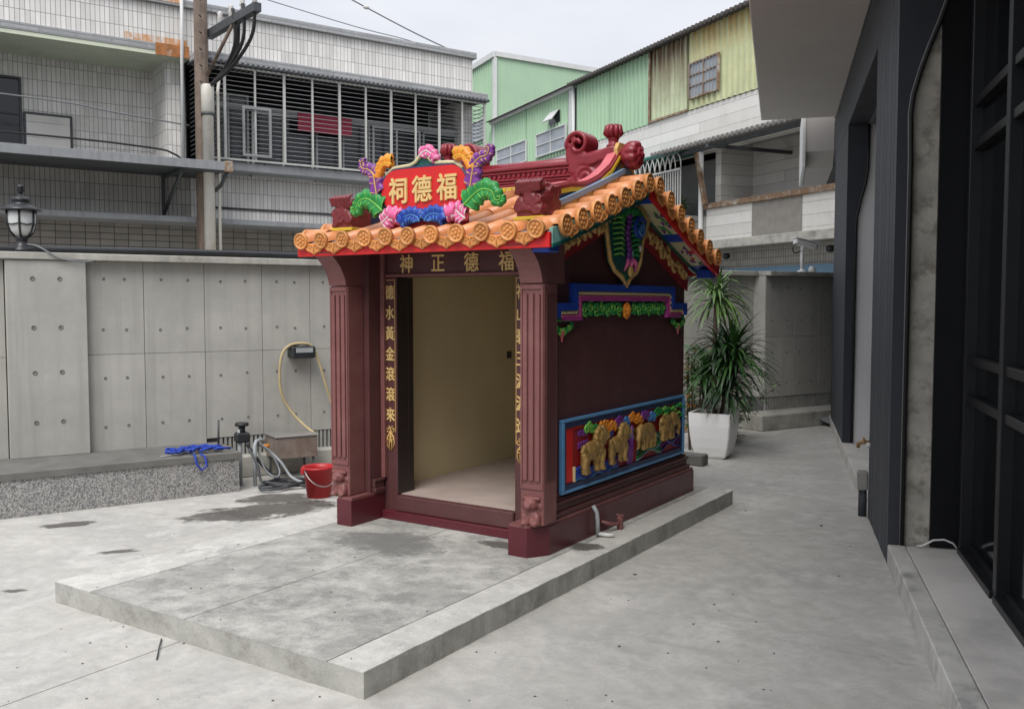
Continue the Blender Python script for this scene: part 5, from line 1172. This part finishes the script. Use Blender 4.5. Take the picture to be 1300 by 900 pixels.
# ---- hip-like descending ridges with carved blocks
for sg in (1, -1):
    for fb in (-1, 1):
        x0, x1 = sg * .685, sg * .772
        def top(t):                                                # t 0 at the carved block, 1 at the ridge
            K = ((0, .20), (.25, .175), (.46, .13), (.65, .13), (.835, .165), (1.001, .25))
            for (a, b), (c, d) in zip(K, K[1:]):
                if a <= t <= c: q = (t - a) / (c - a); return b + (d - b) * (q if b != d else 0) - .07
        ts = [k / 12 for k in range(13)]; yv = lambda t: fb * (.95 - .93 * t)
        base = [(yv(t), zr(yv(t)) + .02) for t in ts]; crv = [(yv(t), zr(yv(t)) + .07 + top(t)) for t in ts]
        def lay(o0, o1, xa, xb, m, nm, par):
            lo_ = [(p[0], max(p[1] - o0, b[1])) for p, b in zip(crv, base)]; hi_ = [(p[0], p[1] - o1) for p in crv]; 
            mbx = MB()
            for i in range(12): mbx.prism([lo_[i], lo_[i + 1], hi_[i + 1], hi_[i]], xa, xb, 'x')
            return part(nm, mbx, m, par)
        dr = part('descending_ridge', MB().prism(base + [(p[0], p[1] - .05) for p in crv[::-1]], x0, x1, 'x'), 'navy', S)
        lay(.052, .026, x0 - sg * .012, x1 + sg * .012, 'yellow', 'yellow_edge', dr)
        lay(.0262, .004, x0 - sg * .004, x1 + sg * .006, 'ridge_red', 'red_top', dr)
        lay(.0042, -.012, x0 + sg * .012, x1 - sg * .012, 'ridge_pink', 'pink_top', dr)
        part('blue_bar', MB().prism([(yv(t), zr(yv(t)) + .075) for t in ts] + [(yv(t), zr(yv(t)) + .108) for t in ts[::-1]], sg * .775, sg * .808, 'x'), 'blue_bar', dr)
        part('gold_fret', MB().prism([(yv(t), zr(yv(t)) + .03) for t in ts] + [(yv(t), zr(yv(t)) + .0745) for t in ts[::-1]], sg * .775, sg * .802, 'x'), 'gold', dr)
        yb = fb * 1.035; zb = zr(yb) + .05
        ft = part('block_foot', MB().bev(sg * 0.635, sg * 0.840, yb - .11, yb + .11, zb - .035, zb - .0122, .004).bev(sg * 0.675, sg * 0.800, yb - fb * .085 - .012 + fb * .17, yb + fb * .085 + .012, zb - .08, zb - .0352, .003), 'yellow', dr)
        part('foot_inlay', MB().bev(sg * 0.690, sg * 0.785, yb + fb * .096, yb + fb * .104, zb - .075, zb - .04, .002), 'blue_light', ft)
        bl = MB(); bl.box(sg * 0.650, sg * 0.825, yb - .095, yb + .095, zb - .012, zb + .10).ell((sg * .7375, yb, zb + .10), (.105, .11, .085), 14, 10); rr = random.Random(9 if fb < 0 else 4)
        for k in range(26):
            bl.ell((sg * rr.uniform(0.650, 0.825), yb + rr.uniform(-.09, .095), zb + .15 + rr.uniform(-.01, .035)), (rr.uniform(.014, .032), rr.uniform(.014, .03), rr.uniform(.014, .03)), 8, 6)
        for k in range(16):
            q = spiral((sg * rr.uniform(0.665, 0.810), yb + fb * .098, zb + rr.uniform(.02, .15)), .028, .006, 1.4, rr.uniform(0, 6), 16, 'xz'); bl.tube(q, .011, 6)
            q = spiral((sg * 0.827, yb + rr.uniform(-.08, .08), zb + rr.uniform(.02, .15)), .026, .006, 1.4, rr.uniform(0, 6), 16, 'yz'); bl.tube(q, .011, 6)
        for k in range(7): bl.tube([(sg * (0.655 + .025 * k), yb + fb * .10, zb + .13), (sg * (0.665 + .025 * k), yb + fb * .115, zb + .18), (sg * (0.660 + .025 * k), yb + fb * .07, zb + .205)], [.014, .016, .006], 6)
        part('carved_block', remesh(bl, .0052, 0, .004, .02), 'maroon_carve', dr)
# ---- main ridge
zb = zr(0) - .005; zf = .74
mr = part('main_ridge', MB().bev(-.66, .66, -.055, .055, zb + .045 * zf, zb + .235 * zf, .006), 'ridge_red', S)
part('gold_fret', MB().bev(-.64, .64, -.085, .085, zb - .02, zb + .044 * zf - .0002, .004), 'gold', mr)
fr = MB().bev(-.012, .012, -.006, .006, -.014, .014, .003).mesh('fret_key')
for fb in (-1, 1):
    for k in range(24): inst('fret_key', fr, 'yellow', mr, (-.60 + k * .052, fb * .09, zb + .014))
for z0, z1, d in ((.048, .07, .075), (.08, .098, .068), (.108, .126, .074), (.176, .196, .07), (.205, .238, .078)):
    part('ridge_moulding', MB().bev(-.64, .64, -d, d, zb + z0 * zf, zb + z1 * zf, .006), 'ridge_red', mr)
dn = MB().bev(-.011, .011, -.008, .008, -.014, .014, .004).mesh('dentil')
for fb in (-1, 1):
    for k in range(30): inst('dentil', dn, 'ridge_red', mr, (-.61 + k * .042, fb * .062, zb + .151 * zf))
part('ridge_roll', MB().tube([(-.66, 0, zb + .245 * zf), (.66, 0, zb + .245 * zf)], .036, 12), 'ridge_red', mr)
zb = 2.175
for sg in (1, -1):
    X = lambda v: sg * v
    e = MB()
    e.prism([(X(.40), zb + .05), (X(.76), zb + .05), (X(.775), zb + .30), (X(.74), zb + .37), (X(.66), zb + .355), (X(.56), zb + .34), (X(.47), zb + .31), (X(.41), zb + .25)], -.075, .075, 'y')
    sp_ = []
    for i in range(36): t = i / 35; a = PI * 1.05 - t * 3.1 * PI; r = .088 - .074 * t; sp_.append((X(.465 + r * math.cos(a)), r * math.sin(a) + zb + .40))
    for j in range(13): dy = -.078 + .013 * j; e.tube([(p[0], dy, p[1]) for p in sp_], [.019 - .0001 * i for i in range(36)], 6)
    e.prism([(X(.365), zb + .40), (X(.375), zb + .30), (X(.42), zb + .20), (X(.56), zb + .24), (X(.62), zb + .34), (X(.52), zb + .335), (X(.44), zb + .335), (X(.405), zb + .37)], -.083, .083, 'y')
    for q in (-1, 1):
        e.tube(spiral((X(.52), q * .078, zb + .17), .075, .012, 1.6 * sg, 0, 24, 'xz'), .014, 6)
        e.tube(spiral((X(.66), q * .078, zb + .12), .045, .01, -1.5 * sg, 1, 20, 'xz'), .011, 6)
        for k in range(4): e.tube([(X(.47), q * .078, zb + .27 + .015 * k), (X(.57), q * .088, zb + .255 + .018 * k), (X(.72), q * .078, zb + .30 + .018 * k)], [.008, .012, .006], 6)
        for k in range(5): e.tube(spiral((X(.40 + .05 * (k % 2)), q * .07, zb + .09 + .035 * k), .022, .006, 1.3, k, 12, 'xz'), .008, 5)
    part('ridge_scroll', remesh(e, .0085, 1), 'ridge_red', mr)
    part('collar', MB().prism([(-.082, zb + .06), (.082, zb + .06), (.082, zb + .34), (.05, zb + .385), (-.05, zb + .385), (-.082, zb + .34)], X(.745), X(.772), 'x'), 'gold', mr)
    fl = MB().lathe([(.05, 0), (.045, .012), (.034, .02), (.034, .045), (.04, .05), (.032, .06)], 16, TR(X(.70), 0, zb + .37))
    for k in range(9): a = k * 2 * PI / 9; fl.tube([(X(.70) + .022 * math.cos(a), .022 * math.sin(a), zb + .425), (X(.70) + .052 * math.cos(a), .052 * math.sin(a), zb + .46), (X(.70) + .044 * math.cos(a), .044 * math.sin(a), zb + .505), (X(.70) + .024 * math.cos(a), .024 * math.sin(a), zb + .515)], [.012, .021, .017, .008], 7)
    fl.ell((X(.70), 0, zb + .47), (.035, .035, .035)); part('finial', fl, 'ridge_red', mr)
    ba = MB(); cx, cz = X(.835), zb + .30
    ba.ell((cx, 0, cz), (.075, .088, .088), 18, 12)
    for k in range(9): a = k * 2 * PI / 9; ba.ell((cx + sg * .02, .066 * math.cos(a), cz + .066 * math.sin(a)), (.05, .034, .034), 9, 7)
    for k in range(6): a = k * PI / 3; ba.ell((cx + sg * .062, .034 * math.cos(a), cz + .034 * math.sin(a)), (.022, .020, .020), 8, 6)
    ba.ell((cx + sg * .075, 0, cz), .02); part('flower_boss', remesh(ba, .007, 0), 'ridge_red', mr)

# ---- name board on the roof front
ys, zc_ = -1.17, 2.19
sgn = part('name_board', MB().prism([((.205 if math.cos(a) > 0 else -.205) + .128 * math.cos(a), zc_ + .128 * math.sin(a)) for a in [k * 2 * PI / 40 + .0001 for k in range(40)]], ys - .022, ys + .022, 'y'), 'red', S)
sta = [k * 2 * PI / 40 + .0001 for k in range(40)]
sx = lambda a, h, r, zz: ((h if math.cos(a) > 0 else -h) + r * math.cos(a), zz * math.sin(a) + zc_)
part('board_rim', MB().tube([(sx(a, .205, .13, .132)[0], ys - .012, sx(a, .205, .13, .132)[1]) for a in sta], .010, 7, close=True), 'navy', sgn)
part('back_plate', MB().prism([(-.31, zc_ - .10), (-.20, zc_ - .14), (0, zc_ - .155), (.20, zc_ - .14), (.31, zc_ - .10), (.32, zc_ + .06), (.24, zc_ + .135), (.10, zc_ + .14), (.05, zc_ + .165), (0, zc_ + .205), (-.05, zc_ + .165), (-.10, zc_ + .14), (-.24, zc_ + .135), (-.32, zc_ + .06)], ys - .004, ys + .018, 'y'), 'teal', sgn)
part('gilt_wave', MB().tube([(x, ys - .012, zc_ + z) for x, z in ((-.30, .10), (-.24, .14), (-.17, .145), (-.10, .148), (-.06, .165), (-.03, .195), (0, .215), (.03, .195), (.06, .165), (.10, .148), (.17, .145), (.24, .14), (.30, .10))], .012, 7), 'cream_panel', sgn)
for x, ch in ((-.190, '祠'), (0.0, '德'), (.192, '福')):
    inst('character', text_mesh(ch, .165, .007, .0034), 'gold_text', sgn, (x, ys - .026, zc_ - .004), (PI / 2, 0, 0), (.95, 1.03, 1))
def acanthus(pts, n, w0, w1, cols, nm, lobe=.55, y=ys - .012, curl=0, side=1):
    """a broad scalloped leaf along a curve: domed blade, pale veins and rib, rolled tip"""
    P = [Vector((p[0], y, p[1])) for p in pts]; Q = []
    for i in range(len(P) - 1):
        a, b, c, d = P[max(i - 1, 0)], P[i], P[i + 1], P[min(i + 2, len(P) - 1)]
        for k in range(8):
            t = k / 8; Q.append(.5 * ((2 * b) + (c - a) * t + (2 * a - 5 * b + 4 * c - d) * t * t + (3 * b - a - 3 * c + d) * t ** 3))
    Q.append(P[-1]); m = MB(); N = len(Q); us = (-1, -.72, -.38, 0, .38, .72, 1); hs = (.0, .020, .022, .010, .022, .020, 0)
    vs, fs, vein = [], [], MB(); last = None
    for i in range(N):
        t = i / (N - 1); d = (Q[min(i + 1, N - 1)] - Q[max(i - 1, 0)]).normalized(); nn = Vector((-d.z, 0, d.x)); w = (w0 * (1 - t) + w1 * t) * 1.55
        sc = .70 + .34 * abs(math.sin(PI * n * t)) ** .6
        for u, h in zip(us, hs):
            f = sc if side == 0 or (u * side) > 0 else .45
            vs.append(Q[i] + nn * (u * w * f) + d * (abs(u) * w * .35) + Vector((0, -.006 - h * min(1, w / .05), 0)))
        for u in us: vs.append(Q[i] + nn * (u * w * (sc if side == 0 or u * side > 0 else .45)) * .98 + d * (abs(u) * w * .35) + Vector((0, .012, 0)))
    q = len(us)
    for i in range(N - 1):
        A, Bq = i * 2 * q, (i + 1) * 2 * q
        for k in range(q - 1): fs += [(A + k, A + k + 1, Bq + k + 1, Bq + k), (A + q + k + 1, A + q + k, Bq + q + k, Bq + q + k + 1)]
        fs += [(A, Bq, Bq + q, A + q), (A + q - 1, A + 2 * q - 1, Bq + 2 * q - 1, Bq + q - 1)]
    fs += [tuple(range(q)) + tuple(range(2 * q - 1, q - 1, -1)), tuple(reversed(range((N - 1) * 2 * q, (N - 1) * 2 * q + q))) + tuple(range((N - 1) * 2 * q + q, (N - 1) * 2 * q + 2 * q))]
    m.add(vs, fs, True)
    m.tube([p + Vector((0, -.004, 0)) for p in Q[-9:]], [w1 * 1.1] * 9, 8)
    vein.tube([p + Vector((0, -.020 * min(1, (w0 * 1.55) / .05), 0)) for p in Q], [.006 - .0035 * i / (N - 1) for i in range(N)], 6)
    for k in range(n):
        t = (k + .5) / n; i = min(N - 2, int(t * (N - 1))); d = (Q[i + 1] - Q[i]).normalized(); nn = Vector((-d.z, 0, d.x)); w = (w0 * (1 - t) + w1 * t) * 1.55
        for g in ((-1, 1) if side == 0 else (side,)):
            h = .026 * min(1, w / .05)
            vein.tube([Q[i] + Vector((0, -.6 * h, 0)), Q[i] + nn * g * w * .55 + d * w * .15 + Vector((0, -h - .004, 0)), Q[i] + nn * g * w * .98 + d * w * .36 + Vector((0, -.010, 0))], [.002, .0042, .002], 5)
    o = part(nm, m, cols[0], sgn); part('leaf_vein', vein, cols[1], o, kind='stuff'); return o
for q in (-1, 1):
    f = lambda L: [(q * (x + (.03 if x > .2 else 0)), zc_ + z * 1.06) for x, z in L]
    s_ = -q
    acanthus(f([(.21, .155), (.27, .165), (.31, .13), (.335, .085)]), 7, .042, .026, ('orange', 'yellow'), 'orange_leaf', side=-s_ if q > 0 else -s_)
    acanthus(f([(.335, -.02), (.35, .05), (.365, .11), (.41, .14), (.455, .15), (.47, .185), (.445, .195)]), 9, .042, .012, ('purple', 'gold'), 'purple_leaf', side=0)
    acanthus(f([(.29, -.115), (.35, -.07), (.42, -.035), (.49, -.05), (.515, -.095), (.545, -.10), (.55, -.075)]), 10, .056, .012, ('green', 'green_light'), 'green_leaf', side=0)
    acanthus(f([(.30, -.19), (.26, -.165), (.225, -.14), (.19, -.15)]), 6, .044, .036, ('pink', 'white_paint'), 'pink_leaf', side=0)
    acanthus(f([(.02, -.19), (.04, -.165), (.09, -.15), (.15, -.165), (.175, -.19)]), 7, .040, .034, ('blue', 'blue_light'), 'blue_leaf', side=0)
acanthus([(-.02, zc_ + .20), (.03, zc_ + .225), (.075, zc_ + .20), (.10, zc_ + .165)], 4, .028, .02, ('pink', 'white_paint'), 'pink_crest', side=0)
part('board_prop', MB().box(-.30, .30, ys + .0185, ys + .05, zr(-1.17) - .005, zc_ + .05), 'red_deep', sgn)
# ---- pipes by the side
drn = thing('drain_pipe', 'grey bent drain pipe stub standing by the shrine plinth', 'pipe', FT, (.87, -.52, 0))
part('stub', MB().tube([(.87, -.52, .012), (.87, -.52, .10), (.865, -.525, .16), (.84, -.53, .20)], .014, 8), 'grey_pipe', drn)
part('outlet', MB().tube([(.87, -.52, .02), (.93, -.50, .016), (.965, -.48, .016)], .013, 8), 'frost', drn)
rt = thing('red_tap', 'small maroon painted tap pipe beside the shrine plinth', 'tap', FT, (.87, -.33, 0))
part('pipe', MB().tube([(.83, -.40, .07), (.87, -.36, .05), (.90, -.31, .045), (.90, -.27, .05)], .013, 8), 'maroon_col', rt)
part('valve', MB().bev(.885, .92, -.285, -.25, .0, .085, .006).bev(.875, .93, -.275, -.26, .088, .10, .003).tube([(.90, -.268, .06), (.90, -.268, .092)], .007, 6), 'maroon_col', rt)
